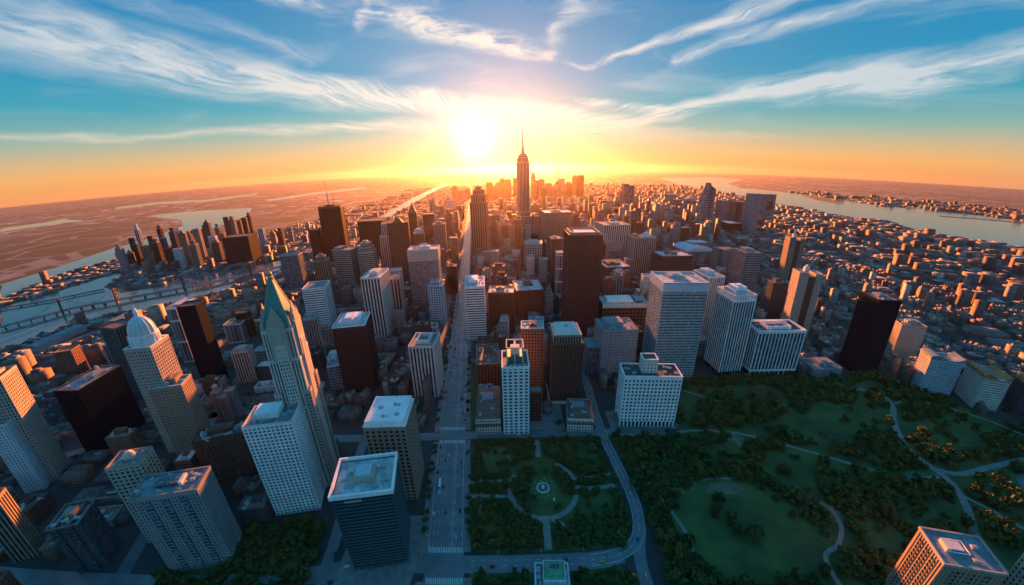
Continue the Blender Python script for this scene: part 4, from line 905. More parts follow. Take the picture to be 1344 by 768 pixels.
mast(t, -8, 0, h+5, 286, 1.1, 'antenna', W('dkgrey')); mast(t, 10, 4, h+5, 246, .7, 'antenna', W('dkgrey'))

def simple(key, name, label, wall, gl, bay, fl, kind='vstripe', roof='grey', htop=None):
    x, y, w, d, h, a = site(key); t = thing(name, label, 'building', (x, y, 0), a)
    block(t, w, d, 0, h, kind, wall, gl, bay, fl, roof, None, 'none'); return t, w, d, h
t, w, d, h = simple('crown14', 'office_tower', 'brown stone tower with stepped domed crown', 'tan', 'bronze', 5, 5)
block(t, w*.6, d*.6, h, h+9, 'vstripe', 'tan', 'bronze', 5, 4, 'grey', None, 'none', name='crown_tier'); MB().lathe([(7, h+9), (6.4, h+12), (4, h+15), (1, h+17)], 12).build('dome', W('tan'), t)
t, w, d, h = simple('light15', 'apartment_tower', 'pale twin-slab tower beside the domed crown tower', 'beige', 'bronze', 5, 5, 'hband'); block(t, w*.35, d*.7, h, h+5, 'hband', 'beige', 'bronze', 5, 4, 'grey', None, 'none', cx=-w*.25, name='upper_block')
t, w, d, h = simple('round16', 'office_tower', 'tan tower with tapering upper floors and beacon top', 'beige', 'bronze', 5, 5, 'hband')
block(t, w*.82, d*.82, h, h+10, 'hband', 'beige', 'bronze', 5, 5, 'grey', None, 'none', name='crown_tier'); block(t, w*.62, d*.62, h+10, h+20, 'hband', 'beige', 'bronze', 5, 5, 'grey', None, 'box', name='crown_tier')
t, w, d, h = simple('slab17', 'office_tower', 'wide dark brown slab with one flat unbroken roof', 'dkbrown', 'bronze', 6, 6, 'curtain', 'tar')
t, w, d, h = simple('set18', 'office_tower', 'cream ribbed tower with narrower upper shaft', 'cream', 'bronze', 6, 6); block(t, w*.6, d*.6, h, h+33, 'vstripe', 'cream', 'bronze', 5, 5, 'grey', None, 'none', name='upper_shaft')
t, w, d, h = simple('br19', 'office_tower', 'brown tower with peaked penthouse behind the cream ribbed tower', 'brown', 'bronze', 6, 6, 'grid'); pyramid_roof(t, w*.5, d*.6, h, h+12, RF('brown'), 'peak', k=.3)
t, w, d, h = simple('spire20', 'spired_tower', 'slender dark tower ending in a sharp pyramid spire', 'brown', 'bronze', 6, 6); pyramid_roof(t, w*.96, d*.96, h, h+36, RF('brown'), 'spire_roof')
t, w, d, h = simple('dome21', 'office_tower', 'tower with ringed flat drum top in the orange haze', 'tan', 'bronze', 6, 6); MB().lathe([(14, h), (14, h+7), (16, h+7.5), (16, h+10), (11, h+11), (10, h+15)], 16).build('drum', W('cream'), t)
t, w, d, h = simple('br22', 'office_tower', 'broad plain tower in the orange haze before the avenue glare', 'tan', 'bronze', 6, 6, 'curtain')
t, w, d, h = simple('pav46', 'office_tower', 'fluted pale tower with two pavilion roofs', 'beige', 'bronze', 5.5, 5.5, 'vstripe', 'tar')
pyramid_roof(t, 26, 26, h+.5, h+13, W('cream'), 'pavilion_roof', w*.2, 0, .12); pyramid_roof(t, 18, 30, h+.5, h+8, RF('orange'), 'pavilion_roof', -w*.34, 0, .45)
# teal hall with curved roof
x, y, w, d, h, a = 585, 1085, 100, 88, 66, 5
t = thing('convention_hall', 'teal glass hall under a swelling white curved roof', 'building', (x, y, 0), a); HERO['teal59'] = (x, y, w, d, h, a)
block(t, w, d, 0, h-8, 'hband', 'teal', 'teal', 6, 6, 'blue', None, 'none')
def barrel(root, w, d, z, rise, mat, name='roof', n=14, cx=0, cy=0, k=1.0):
    mb = MB(); pts = [(-w/2+w*i/n, z+rise*math.sin(math.pi*(i/n)**k)) for i in range(n+1)]
    for sy in (-d/2, d/2): mb.v += [(cx+p, cy+sy, zz) for p, zz in pts]
    mb.f += [(i, i+1, n+2+i, n+1+i) for i in range(n)]; b = len(mb.v); mb.v += [(cx-w/2, cy-d/2, z-1), (cx+w/2, cy-d/2, z-1), (cx+w/2, cy+d/2, z-1), (cx-w/2, cy+d/2, z-1)]
    mb.f += [tuple([b]+[b+1]+[n-i for i in range(n+1)]), tuple([b+2, b+3]+[n+1+i for i in range(n+1)]), (b, b+3, b+2, b+1), (b, 0, n+1, b+3), (b+1, b+2, 2*n+1, n)]
    return mb.build(name, mat, root)
barrel(t, w+4, d+4, h-7, 12, W('paleblue'), 'curved_roof', k=.7); block(t, w*.55, d*.4, h-8, h+10, 'curtain', 'paleblue', 'blue', 8, 6, 'white', None, 'none', cx=18, cy=22, name='upper_block')

# curved peak tower: a sail-shaped profile extruded
t = thing('peaked_tower', 'blue-grey glass tower with curved sail profile and sharp peak', 'building', (930, 1690, 0), 6)
HERO['peak60'] = (930, 1690, 100, 50, 200, 6)
mb = MB(); prof = [(-46, 0), (-40, 60), (-31, 110), (-18, 155), (-2, 200), (8, 240), (14, 226), (34, 214), (40, 206), (38, 120), (36, 0)]
for yy in (-25, 25): mb.v += [(p, yy*(1-.25*z/240), z) for p, z in prof]
n = len(prof); mb.f += [tuple(range(n)), tuple(range(2*n-1, n-1, -1))] + [(i, n+i, n+(i+1) % n, (i+1) % n) for i in range(n)]
mb.build('facade', G('blue', 8, 7), t)
mb = MB()
for i in range(26):
    z = 8+i*8; zz = z/240; xl = -46+46*zz**1.15 if z < 200 else -2+(z-200)*.25; xr = 38
    mb.box(xl+1.2, xr, -25*(1-.25*zz)-.8, -25*(1-.25*zz)+.3, z, z+3.2)
mb.build('floor_band', W('grey'), t)
mb = MB(); mb.prism([(12, -26.5), (16, -26.5), (16, 26.5), (12, 26.5)], 0, 224); mb.build('seam', W('dkgrey'), t)
# portal-shaped tower
x, y = 1690, 2290
t = thing('portal_tower', 'green-grey portal-shaped building with tall square opening near the bay', 'building', (x, y, 0), 2); HERO['port61'] = (x, y, 112, 60, 150, 2)
mb = MB(); mb.box(-56, -4, -26, 26, 0, 152); mb.box(40, 58, -26, 26, 0, 152); mb.box(-4, 40, -26, 26, 110, 152); mb.box(-4, 40, -26, 26, 0, 46); mb.box(14, 20, -20, 20, 46, 110); mb.build('facade', G('teal', 8, 7), t)
mb = MB()
for i in range(21): mb.box(-57, 59, -27, -26.2, i*7.2+2, i*7.2+4) if not (6 < i < 15) else (mb.box(-57, -4, -27, -26.2, i*7.2+2, i*7.2+4), mb.box(40, 59, -27, -26.2, i*7.2+2, i*7.2+4))
mb.build('floor_band', W('teal'), t)
MB().box(-57, 59, -27, 27, 152, 155).build('roof', RF('grey'), t)
# wavy twin tower, oval towers, round-headed tower
x, y, w, d, h, a = site('crv65')
t = thing('wavy_tower', 'tall pair of joined wavy glass slabs with fluted fronts', 'building', (x, y, 0), 5)
for s, hh in ((-1, h), (1, h-9)):
    mb = MB(); b0 = [(s*16-15, -20), (s*16-7, -26), (s*16, -19), (s*16+7, -26), (s*16+15, -20), (s*16+15, 20), (s*16-15, 20)]
    lo = [(px_*1.25-6, py_) for px_, py_ in b0]; n = 7; mb.v += [(p[0], p[1], 0) for p in lo]+[(p[0], p[1], hh) for p in b0]
    mb.f += [tuple(range(n, 2*n))]+[(i, (i+1) % n, n+(i+1) % n, n+i) for i in range(n)]; mb.build('slab', G('blue' if s > 0 else 'grey', 8, 7), t)
    mb = MB()
    for px_, py_ in b0[:5]: mb.bar((px_*1.25-6, py_-.6, 0), (px_, py_-.6, hh), 1.0, 4)
    mb.build('fin', W('grey'), t)
for key, lab in (('ell66', 'taller of the twin dark oval towers'), ('ell67', 'shorter of the twin dark oval towers')):
    x, y, w, d, h, a = site(key); t = thing('oval_tower', lab, 'building', (x, y, 0), 0)
    MB().lathe([(13, 0), (15, h*.35), (15, h*.62), (13, h*.82), (9, h*.93), (4, h)], 20, sx=1.0, sy=1.2).build('facade', G('dark', 8, 7), t, True)
    mb = MB()
    for k in range(13):
        z = h*.06+k*h*.068; r = np.interp(z, [0, h*.35, h*.62, h*.82, h*.93], [13, 15, 15, 13, 9]); mb.lathe([(r+.1, z), (r+.5, z+.6), (r+.5, z+2), (r+.1, z+2.6)], 20, sx=1, sy=1.2)
    mb.build('floor_band', W('grey'), t)
x, y, w, d, h, a = site('t70')
t = thing('office_tower', 'green-grey tower with rounded head beside its square twin', 'building', (x, y, 0), 4)
block(t, w*.95, w*.8, 0, h-12, 'curtain', 'teal', 'blue', 8, 7, 'grey', None, 'none'); barrel(t, w*.95, w*.8, h-11, 14, W('teal'), 'rounded_head')
x, y, w, d, h, a = site('wtc')
t = thing('needle_tower', 'hazy far needle tower with antenna on the horizon', 'building', (x, y, 0), 0)
MB().prism(octo(62, 60, 8), 0, 175, .8).build('facade', G('grey', 12, 10), t); MB().cyl(0, 0, 9, 175, 210, 10, 5).build('crown', W('grey'), t); MB().cyl(0, 0, 4.5, 210, 345, 8, 1.0).build('antenna', W('grey'), t)

rf = random.Random(21)
for i in range(18):
    azd = [1.0, 1.9, 2.6, 3.6, 4.3, 5.2, 6.0, 7.1, 8.0, 9.0, -3.2, -2.2, -1.2, -6.6, -7.6, 9.9, 10.8, -8.6][i]; rr_ = rf.uniform(3300, 4600); ww = rf.uniform(38, 62); hh = rf.uniform(120, 235) if i not in (13, 14, 17) else rf.uniform(90, 130)
    t = thing('far_tower', 'hazy tower in the crowded far skyline around the needle tower', 'building', (rr_*math.sin(R(azd)), rr_*math.cos(R(azd)), 0), rf.uniform(-8, 8), 'hazy towers of the far skyline')
    block(t, ww, ww, 0, hh, rf.choice(['grid', 'vstripe', 'hband']), rf.choice(['tan', 'brown', 'grey']), 'bronze', 10, 9, 'grey', None, 'none')
    if i % 2: block(t, ww*.6, ww*.6, hh, hh*1.12, 'grid', 'tan', 'bronze', 10, 9, 'grey', None, 'none', name='setback')

# cluster tower, dark fluted block, hood roof and other left-side details
x, y, w, d, h, a = site('cl94')
t = thing('office_block', 'cluster of grey stepped shafts with a round turret on top', 'building', (x, y, 0), 14)
for i, (ox, oy, ww, hh) in enumerate(((-8, 0, 9, h), (1, -3, 9, h-6), (9, 2, 8, h-1), (0, 8, 10, h-9))): block(t, ww, ww+2, 0, hh, 'vstripe', 'grey', 'dark', 3, 4, 'grey', None, 'none', cx=ox, cy=oy, name='shaft')
MB().lathe([(3.2, h), (3.2, h+7), (3.8, h+7.4), (2, h+9)], 14, -8, 0).build('turret', W('grey'), t)
x, y, w, d, h, a = site('lf82')
t = thing('office_block', 'dark blue fluted block with railed roof at the lower left', 'building', (x, y, 0), a)
for i in range(4): block(t, 5.6, d-(i % 2)*3, 0, h-(i % 2)*1.5, 'hband', 'dkgrey', 'blue' if i % 2 else 'dark', 3, 3.6, 'blue', None, 'none', cx=-w/2+3+i*5.4, name='bay_shaft')
mb = MB(); ring(mb, -w/2-1, w/2+1, -d/2-1, d/2+1, h+.9, h+1.5, .5); mb.build('parapet', W('tan'), t)
mb = MB(); mb.box(-4, 4, -3, 6, h, h+4); mb.build('penthouse', W('tan'), t)
for i in range(4): u = link('roof_unit', UNITS[i % 4], t); u.location = (-8+i*5.3, -9+(i % 2)*3, h+.1)
t = TW['lf84']; x, y, w, d, h, a = site('lf84'); MB().lathe([(4.6, h), (4.6, h+2), (3.6, h+4.6), (1.4, h+6)], 16, -1, 2).build('roof_hood', plain('pale_render', (.62, .48, .36), .7), t)
t = TW['lf85']; x, y, w, d, h, a = site('lf85')
mb = MB(); mb.box(-11, 8, -3, 5, h, h+2.2); mb.build('skylight', G('grey', 3, 3), t); mb = MB(); mb.box(8.1, 10.6, -4, 6, h, h+3.6); mb.build('penthouse', W('cream'), t)
for xx in (-13, 0, 13):
    MB().box(xx-2.6, xx+2.6, -d/2-.75, -d/2-.1, 2, h-5).build('glass_bay', G('teal', 3, 3), t)
    if xx == -13: bal = MB().box(-2.75, 2.75, -.2, 0, 0, .9).mesh('balcony', W('grey'))
    for k in range(22): o = link('balcony', bal, t); o.location = (xx, -d/2-.76, 3+k*3.6)
for ux, uy, k in ((17, 0, 0), (19, 4, 1), (-20, -7, 2), (16, 6, 1)): u = link('roof_unit', UNITS[k], t); u.location = (ux, uy, h+.05)
t = TW['lf86']; x, y, w, d, h, a = site('lf86')
for ux in (-15, 14): MB().cyl(ux, 1, 4, h, h+1.6, 16).build('roof_tank', RF('teal'), t)
t = TW['cream']; x, y, w, d, h, a = site('cream'); mb = MB(); ring(mb, -9, 9, -11, 13, h, h+5, 2.0); mb.build('roof_court_wall', W('cream'), t)
t = TW['brwhite']; x, y, w, d, h, a = site('brwhite')
mb = MB(); ring(mb, -w/2+1.2, w/2-1.2, -d/2+1.2, d/2-1.2, h, h+6, .7); mb.box(-w/2+2, w/2-2, -d/2+2, d/2-2, h+.06, h+4.4); mb.build('roof_screen', W('white'), t)
for ux, uy, k in ((-8, 2, 0), (6, 6, 3), (9, -8, 0), (-3, -10, 1)): u = link('roof_unit', UNITS[k], t); u.location = (ux, uy, h+4.4)
t = TW['dkbrown']; x, y, w, d, h, a = site('dkbrown')
mb = MB(); mb.box(-w*.34, w*.34, -d*.3, d*.36, h, h+5); mb.build('penthouse', W('paleblue'), t); mb = MB(); mb.box(-w*.2, w*.3, -d*.1, d*.3, h+5, h+7); mb.box(w*.06, w*.12, -d*.28, d*.3, h+7, h+7.6); mb.build('roof_hatch', W('white'), t)
t = TW['red39']; x, y, w, d, h, a = site('red39')
mb = MB(); ring(mb, -w/2+3, w/2-3, -d/2+4, d/2-4, h, h+5, 3.0); mb.build('roof_screen', W('tan'), t); mb = MB(); mb.box(-w*.3, w*.34, -d*.28, d*.3, h, h+3.5); mb.build('penthouse', W('white'), t)
for key in ('teal48', 'slab7'):
    t = TW[key]; x, y, w, d, h, a = site(key); mb = MB(); ring(mb, -w/2-.7, w/2+.7, -d/2-.7, d/2+.7, h-(12 if key == 'teal48' else 24), h-1, 1.2); mb.build('blank_band', W('paleblue' if key == 'teal48' else 'beige'), t)

def clutter(t, key, z, k=.84, seed=1, n=5):
    x, y, w, d, h, a = site(key); r_ = random.Random(seed); w *= k; d *= k
    for i in range(3):
        mb = MB(); ax = r_.random() < .5; L_ = (w if ax else d)*r_.uniform(.25, .5); c = r_.uniform(-.35, .35); e = r_.uniform(-.4, .4)
        x0, y0 = (-L_/2+c*w*.3, e*d) if ax else (e*w, -L_/2+c*d*.3)
        if ax: mb.box(x0, x0+L_, y0, y0+.7, z+.3, z+1.0); mb.box(x0+L_*.4, x0+L_*.4+.8, y0+.7, y0+3, z+.3, z+.9)
        else: mb.box(x0, x0+.7, y0, y0+L_, z+.3, z+1.0); mb.box(x0+.7, x0+3, y0+L_*.5, y0+L_*.5+.8, z+.3, z+.9)
        mb.build('duct', masonry('metal_plant', (.42, .43, .44)), t)
    for i in range(n):
        u = link('roof_unit', UNITS[r_.randrange(4)], t); u.location = (r_.uniform(-.46, .46)*w, r_.choice((-1, 1))*r_.uniform(.36, .47)*d, z); u.rotation_euler = (0, 0, r_.choice((0, R(90)))); q = r_.uniform(.5, .8); u.scale = (q, q, q)
    mb = MB(); ring(mb, -w*.55, w*.55, -d*.55, d*.55, z+1.9, z+2.0, .1)
    for i in range(9): mb.box(-w*.55+i*w*1.1/8.02, -w*.55+i*w*1.1/8.02+.1, -d*.55, -d*.55+.1, z, z+1.9)
    mb.build('roof_railing', W('grey'), t)
for i, key in enumerate(('whres', 'cream', 'lf84', 'lf85', 'lf86', 'teal48', 'dk75', 'brick26', 'grey38', 'blk53', 'mid43', 'old31', 'lt90')): clutter(TW[key], key, HERO[key][4]+.05, seed=i)

# curved apartment slabs with wavy roofs beyond the park
def wavy(key, lab, wall, roofc, w, d, h, a, x, y, bend=0):
    t = thing('apartment_block', lab, 'building', (x, y, 0), a); HERO[key] = (x, y, w, d, h, a)
    block(t, w, d, 0, h-4, 'grid', wall, 'dark', 3.0, 3.6, 'grey', None, 'none', pier=.3, band=.5)
    n = 18; mb = MB(); pts = [(-w/2-1+(w+2)*i/n, h-3.4+3.2*math.sin(math.pi*2.2*i/n+.3)+2) for i in range(n+1)]
    for yy in (-d/2-1, d/2+1): mb.v += [(p, yy, z) for p, z in pts]
    mb.f += [(i, i+1, n+2+i, n+1+i) for i in range(n)]; b = len(mb.v); mb.v += [(-w/2-1, -d/2-1, h-4.6), (w/2+1, -d/2-1, h-4.6), (w/2+1, d/2+1, h-4.6), (-w/2-1, d/2+1, h-4.6)]
    mb.f += [tuple([b, b+1]+[n-i for i in range(n+1)]), tuple([b+2, b+3]+[n+1+i for i in range(n+1)]), (b, 0, n+1, b+3), (b+1, b+2, 2*n+1, n)]
    mb.build('wavy_roof', RF(roofc), t); return t
wavy('rt99', 'pale blue-grey slab with sunlit end wall and rippling roof by the park', 'paleblue', 'blue', 42, 26, 58, -24, 628, 384)
wavy('rt100', 'broad gridded slab with wavy orange roof facing the park', 'cream', 'orange', 30, 40, 52, -26, 664, 345)
wavy('rt102', 'dark slab with curved orange roof at the far right edge', 'dkgrey', 'orange', 40, 26, 50, -30, 712, 312)

# corner building at the lower right: tan piers, punched windows only in the middle of each wall
x, y, w, d, h, a = site('br103')
t = thing('apartment_tower', 'tan corner tower with sunlit west wall and rows of dark windows', 'building', (x, y, 0), a)
mb = MB(); mb.box(-w/2, w/2, -d/2, d/2, 0, h); mb.build('wall', masonry('wall_tan_stucco', (.42, .29, .19), .8, .1, .12), t)
mb = MB(); ring(mb, -w/2-.5, w/2+.5, -d/2-.5, d/2+.5, h-.6, h+1.3, .9); mb.build('parapet', W('beige'), t)
mb = MB(); mb.box(-w/2+.5, w/2-.5, -d/2+.5, d/2-.5, h-.1, h+.1); mb.build('roof', RF('blue'), t)
mb = MB()
for i in range(1, 12): mb.box(-w/2-.35, -w/2+.1, -d/2+i*d/12-.14, -d/2+i*d/12+.14, 0, h-.7)
for i in range(1, 16): mb.box(-w/2+i*w/16-.14, -w/2+i*w/16+.14, -d/2-.35, -d/2+.1, 0, h-.7)
mb.build('pilaster', W('tan'), t)
wm = MB().box(-.25, .25, -.62, .62, 0, 2.0).mesh('window', G('dark', 2, 2)); fm = MB(); ring(fm, -.3, .3, -.8, .8, -.2, .02, .2); fm = MB().box(-.38, .38, -.85, .85, -.3, 0).mesh('sill', W('beige'))
wcount = 0
for r_ in range(15):
    for c in range(6):
        if wcount >= 96: break
        o = link('window', wm, t); o.location = (-w/2-.12, -d/2+d*(.19+.124*c), h-6.5-r_*3.6); s_ = link('sill', fm, o); s_.location = (-.05, 0, 0); wcount += 1
mb = MB()
for r_ in range(20):
    for c in range(8):
        xx = -w/2+w*(.2+.085*c); mb.box(xx-.7, xx+.7, -d/2-.14, -d/2+.3, h-6.5-r_*3.6, h-4.5-r_*3.6)
o = mb.build('windows', G('dark', 2, 2), t); o['kind'] = 'stuff'
mb = MB(); mb.box(-10, 1, -1, 6, h+.1, h+1.3); mb.box(-12, -9.4, -3.5, 5, h+.1, h+3.4); mb.build('penthouse', W('cream'), t)
mb = MB(); ring(mb, -8, 4, -3, 8, h+.1, h+.7, .4); mb.build('roof_rail', W('white'), t)
for ux, uy, k in ((4, -7, 1), (10, 4, 0)): u = link('roof_unit', UNITS[k], t); u.location = (ux, uy, h+.1)
t = thing('apartment_tower', 'sunlit orange roof corner peeking in at the bottom right edge', 'building', (338, 92, 0), -24)
block(t, 24, 24, 0, 80, 'grid', 'beige', 'dark', 3.4, 3.8, 'orange', 'beige', 'box')

# mansion with green roof at the bottom of the square
t = thing('mansion', 'stone building with green copper roof at the foot of the square', 'building', (26, 163, 0), -2)
block(t, 25, 22, 0, 17, 'grid', 'paleblue', 'blue', 3.4, 4, 'blue', 'paleblue', 'none')
block(t, 15.5, 15, 17, 22, 'punched', 'paleblue', 'dark', 3, 3.4, 'green', 'white', 'none', cx=1.5, cy=2, name='upper_floor')
GR = RF('green'); mb = MB(); mb.prism([(-6.6, -5.6), (9.6, -5.6), (9.6, 9.8), (-6.6, 9.8)], 23.2, 26.6, .6, (1.5, 3)); mb.build('copper_roof', GR, t)
MB().box(-2, 5, 1.6, 4.6, 26.6, 27.2).build('skylight', G('grey', 2, 2), t)
mb = MB()
for i in range(6): mb.prism([(-5+i*2.5, -5.2), (-3.6+i*2.5, -5.2), (-3.6+i*2.5, -4.2), (-5+i*2.5, -4.2)], 22.1, 24.6, .3)
mb.build('roof_ornament', WHM, t)
for i, (ux, uy) in enumerate(((-10, 6), (-10, 0), (-9, -6), (11, 3), (11, -4))): u = link('roof_unit', UNITS[(0, 1, 3)[i % 3]], t); u.location = (ux, uy, 17.05); u.rotation_euler = (0, 0, R(90))

# long flat roofs by the channel
for i, (x, y, w, d, h, a, lab) in enumerate(((-1000, 590, 34, 110, 12, 6, 'long flat pale roofed shed beside the river channel'), (-930, 690, 40, 60, 14, 6, 'wide ribbed roof shed near the causeway bridge'), (-860, 790, 36, 70, 12, 12, 'long shed with arched white roof at the channel shore'))):
    t = thing('warehouse', lab, 'warehouse', (x, y, 0), a); HERO['wr%d' % i] = (x, y, w, d, h, a)
    mb = MB(); mb.box(-w/2, w/2, -d/2, d/2, 0, h); mb.build('wall', W('grey'), t); barrel(t, w+1, d+1, h, 4, RF('white' if i == 2 else 'blue'), 'roof', 8)

# ---------------------------------------------------------------- the rest of the city
def inside(p, poly):
    x, y = p; c = False; j = len(poly)-1
    for i in range(len(poly)):
        xi, yi = poly[i]; xj, yj = poly[j]
        if (yi > y) != (yj > y) and x < (xj-xi)*(y-yi)/(yj-yi)+xi: c = not c
        j = i
    return c
WATER = [POLY['water_river'], POLY['water_channel'], POLY['water_bay'], POLY['water_far']]
LAWNS = [PARK, SQ, [(-310, 110), (-310, 160), (-262, 196), (-232, 220), (-170, 232), (-150, 110)]]
RECTS = [(x, y, w/2, d/2, R(a)) for (x, y, w, d, h, a) in HERO.values()]
RECTS += [(338, 92, 14, 14, 0), (26, 163, 20, 18, 0)]
def seg_dist(p, L):
    best = 1e9
    for a, b in zip(L[:-1], L[1:]):
        ax, ay = a; bx, by = b; dx, dy = bx-ax, by-ay; t = max(0, min(1, ((p[0]-ax)*dx+(p[1]-ay)*dy)/(dx*dx+dy*dy)))
        best = min(best, math.hypot(p[0]-ax-t*dx, p[1]-ay-t*dy))
    return best
RIVERROAD = [(-980, 480), (-960, 620), (-900, 760), (-790, 880), (-730, 1000), (-690, 1150)]
def free(x, y, r, extra=4):
    if abs(x-avx(y)) < 25+r: return False
    for L in LAWNS:
        if inside((x, y), L) : return False
        if inside((x+r, y), L) or inside((x-r, y), L) or inside((x, y+r), L) or inside((x, y-r), L): return False
    for L in WATER:
        for dx, dy in ((0, 0), (r, 0), (-r, 0), (0, r), (0, -r)):
            if inside((x+dx, y+dy), L): return False
    if seg_dist((x, y), POLY['hwy']) < 22+r: return False
    if x < -600 and seg_dist((x, y), RIVERROAD) < 10+r: return False
    if -420 < x < 130 and y < 352+r and y > 325-r: return False
    if -620 < x < 110 and y < 195+r and (y > 120-r and x < -120 and abs(y-(142+(x+420)*.13)) < 10+r): return False
    if -170 < x < 130 and y < 345: return False
    if 90 < x < 230 and y < 420: return False
    if x > 96-r and x < 120+r and y < 630: return False
    if -190 < x < -130 and y < 345: return False
    for (hx, hy, hw, hd, ha) in RECTS:
        dx, dy = x-hx, y-hy
        if abs(dx)+abs(dy) > 200+hw+hd: continue
        c, s = math.cos(-ha), math.sin(-ha); lx, ly = dx*c-dy*s, dx*s+dy*c
        if abs(lx) < hw+r+extra and abs(ly) < hd+r+extra: return False
    return True
rs = random.Random(11)
def height(x, y):
    u = rs.random(); r = math.hypot(x, y); azd = math.degrees(math.atan2(x, y))
    if x < -1000: return rs.uniform(5, 12)
    if x < -450 and not (y > 900 and x > -650): return rs.uniform(6, 13) if u < .9 else rs.uniform(18, 34)
    if x > 470 and azd > 32: return rs.uniform(7, 17) if u < .84 else rs.uniform(20, 42)
    if y < 420: return rs.uniform(6, 15)
    if r < 700: return rs.uniform(10, 26) if u < .8 else rs.uniform(28, 46)
    if r < 1300: return rs.uniform(16, 44) if u < .72 else rs.uniform(45, 90)
    if r < 2600: return (rs.uniform(14, 48) if u < .72 else rs.uniform(55, 130)) if abs(azd-8) < 22 else rs.uniform(7, 24)
    return rs.uniform(6, 22) if u < .94 else rs.uniform(25, 60)
def grid_angle(x, y): return 14 if x < -250 else (-22 if (x > 520 and y < 900) else -4)
CAND = []; YARDS = []
def plain_zone(x, y):                 # open country beyond the rivers
    if x > -3300 and y < 3600: return x < -1900 and math.sin(x*.004+2)+math.sin(y*.0047)+math.sin((x+y)*.0023) < -.5
    return x < -1500 and math.sin(x*.0021+1)+math.sin(y*.0027+x*.0011)+math.sin((x-y)*.0047) < .35-.0001*min(abs(x), 5000)
def zone_of(x, y): return 'left' if x < -250 else ('right' if (x > 480 and y < 1150) else 'mid')
def city_block(bx, by, U, V, street, ga, zone):
    """a street block: two back-to-back rows of adjoining buildings, or one large one, round a yard"""
    r = math.hypot(bx, by); azd = math.degrees(math.atan2(bx, by)); L_, D_ = U-street, V-street; c_, s_ = math.cos(R(ga)), math.sin(R(ga))
    def add(u, v, w, d, h):
        x, y = bx+u*c_-v*s_, by+u*s_+v*c_
        if free(x, y, min(w, d)*.5, 2.5) and free(x+w*.3*c_, y+w*.3*s_, min(w, d)*.4, 2) and free(x-w*.3*c_, y-w*.3*s_, min(w, d)*.4, 2): CAND.append((x, y, w, d, h, ga)); return True
    core = abs(azd-5) < 27 and r > 560
    base = height(bx, by); k = rs.random()
    if not core and k < .07: add(0, 0, L_*.8, D_*.8, rs.uniform(6, 12)); return
    if bx < -1000: k = max(k, .14)
    if not core and k < .13: add(-L_*.22, 0, L_*.3, D_*.5, rs.uniform(24, 48)); add(L_*.22, 0, L_*.3, D_*.5, rs.uniform(16, 44)); return
    if not core and k < .17:
        for _ in range(7): YARDS.append((bx+rs.uniform(-.4, .4)*L_, by+rs.uniform(-.4, .4)*D_))
        return
    rowd = D_*(.40 if not core else .46)
    for side in (-1, 1):
        u = -L_/2
        while u < L_/2-4:
            w = rs.uniform(7, 15) if (not core and r < 1500) else (rs.uniform(15, 30) if r < 2300 else rs.uniform(22, 44))
            if zone == 'left': w = rs.uniform(14, 34) if bx > -1000 else rs.uniform(9, 20)
            w = min(w, L_/2-u)
            if w < 4: break
            if rs.random() < .93:
                h = height(bx, by) if core else base*rs.uniform(.65, 1.3)
                if not core: h = min(h, 26) if rs.random() < .97 else rs.uniform(24, 50)
                d = rowd*rs.uniform(.72, 1.0); add(u+w/2, side*(D_/2-d/2), w*rs.choice((1, 1, .94)), d, h)
            u += w
    if r < 1300 and not core:
        for _ in range(2): YARDS.append((bx+rs.uniform(-.4, .4)*L_*c_, by+rs.uniform(-.06, .06)*D_))
def lay(zone, ga, U, V, street, r0, r1):
    n = int(r1/min(U, V))+2; c_, s_ = math.cos(R(ga)), math.sin(R(ga))
    for i in range(-n, n+1):
        for j in range(-n, n+1):
            u, v = i*U, j*V; x, y = u*c_-v*s_, u*s_+v*c_; r = math.hypot(x, y)
            if y < 60 or r < r0 or r >= r1 or abs(math.atan2(x, y)) > R(77) or zone_of(x, y) != zone: continue
            if plain_zone(x, y) or (r > 2300 and (x < -1400-(y-2300)*.1 or rs.random() < .22)): continue
            city_block(x, y, U, V, street, ga, zone)
for z_, ga in (('left', 14), ('right', -22), ('mid', -4)):
    lay(z_, ga, 88, 62, 12, 130, 1500); lay(z_, ga, 112, 84, 15, 1500, 2600); lay(z_, ga, 165, 130, 22, 2600, 7000)
CAND.sort(key=lambda q: -(q[2]*(q[4]+10))/(q[0]**2+q[1]**2+9e4))
INDIV = CAND[:165]; REST = CAND[165:]
MARK = [('pyr', 'green pyramid tower'), ('dome73', 'white domed tower'), ('red39', 'dark red skyscraper'), ('esb', 'spired skyscraper'), ('bk88', 'black copper-lit tower'), ('dk75', 'wide black block'),
        ('lf85', 'big blue-grey block'), ('dkcube', 'blue-green glass block'), ('cream', 'cream tower'), ('dkbrown', 'white-roofed brown tower'), ('slab7', 'broad tan slab'), ('stripe8', 'striped tower'), ('hex10', 'octagonal tower'),
        ('strip25', 'white banded tower'), ('slend32', 'slender white tower'), ('brtower35', 'capped brown tower'), ('grey38', 'grey stone block'), ('teal48', 'teal glass tower'), ('wb50', 'white ribbed tower'), ('sq51', 'square finned block'),
        ('blk53', 'black slab tower'), ('spk55', 'speckled stone tower'), ('spk54', 'speckled brown tower'), ('rt101', 'tan speckled tower'), ('rt99', 'rippling-roof slab'), ('rt100', 'wavy orange-roofed slab'), ('pav46', 'pavilion-roofed tower'),
        ('teal59', 'curved roof hall'), ('peak60', 'peaked glass tower'), ('port61', 'portal tower'), ('orn44', 'dotted-cornice hall'), ('lf79', 'tall sunlit tan tower'), ('grn76', 'dark green slab'), ('br77', 'rust brown block'), ('tw72', 'tower in the glare'), ('wide42', 'wide stepped tower'), ('grid29', 'pale grid tower'), ('lf86', 'dark gridded block'), ('wh105', 'wide white block'), ('pen97', 'dark peninsula block'), ('crv65', 'wavy twin tower')]
USED = set()
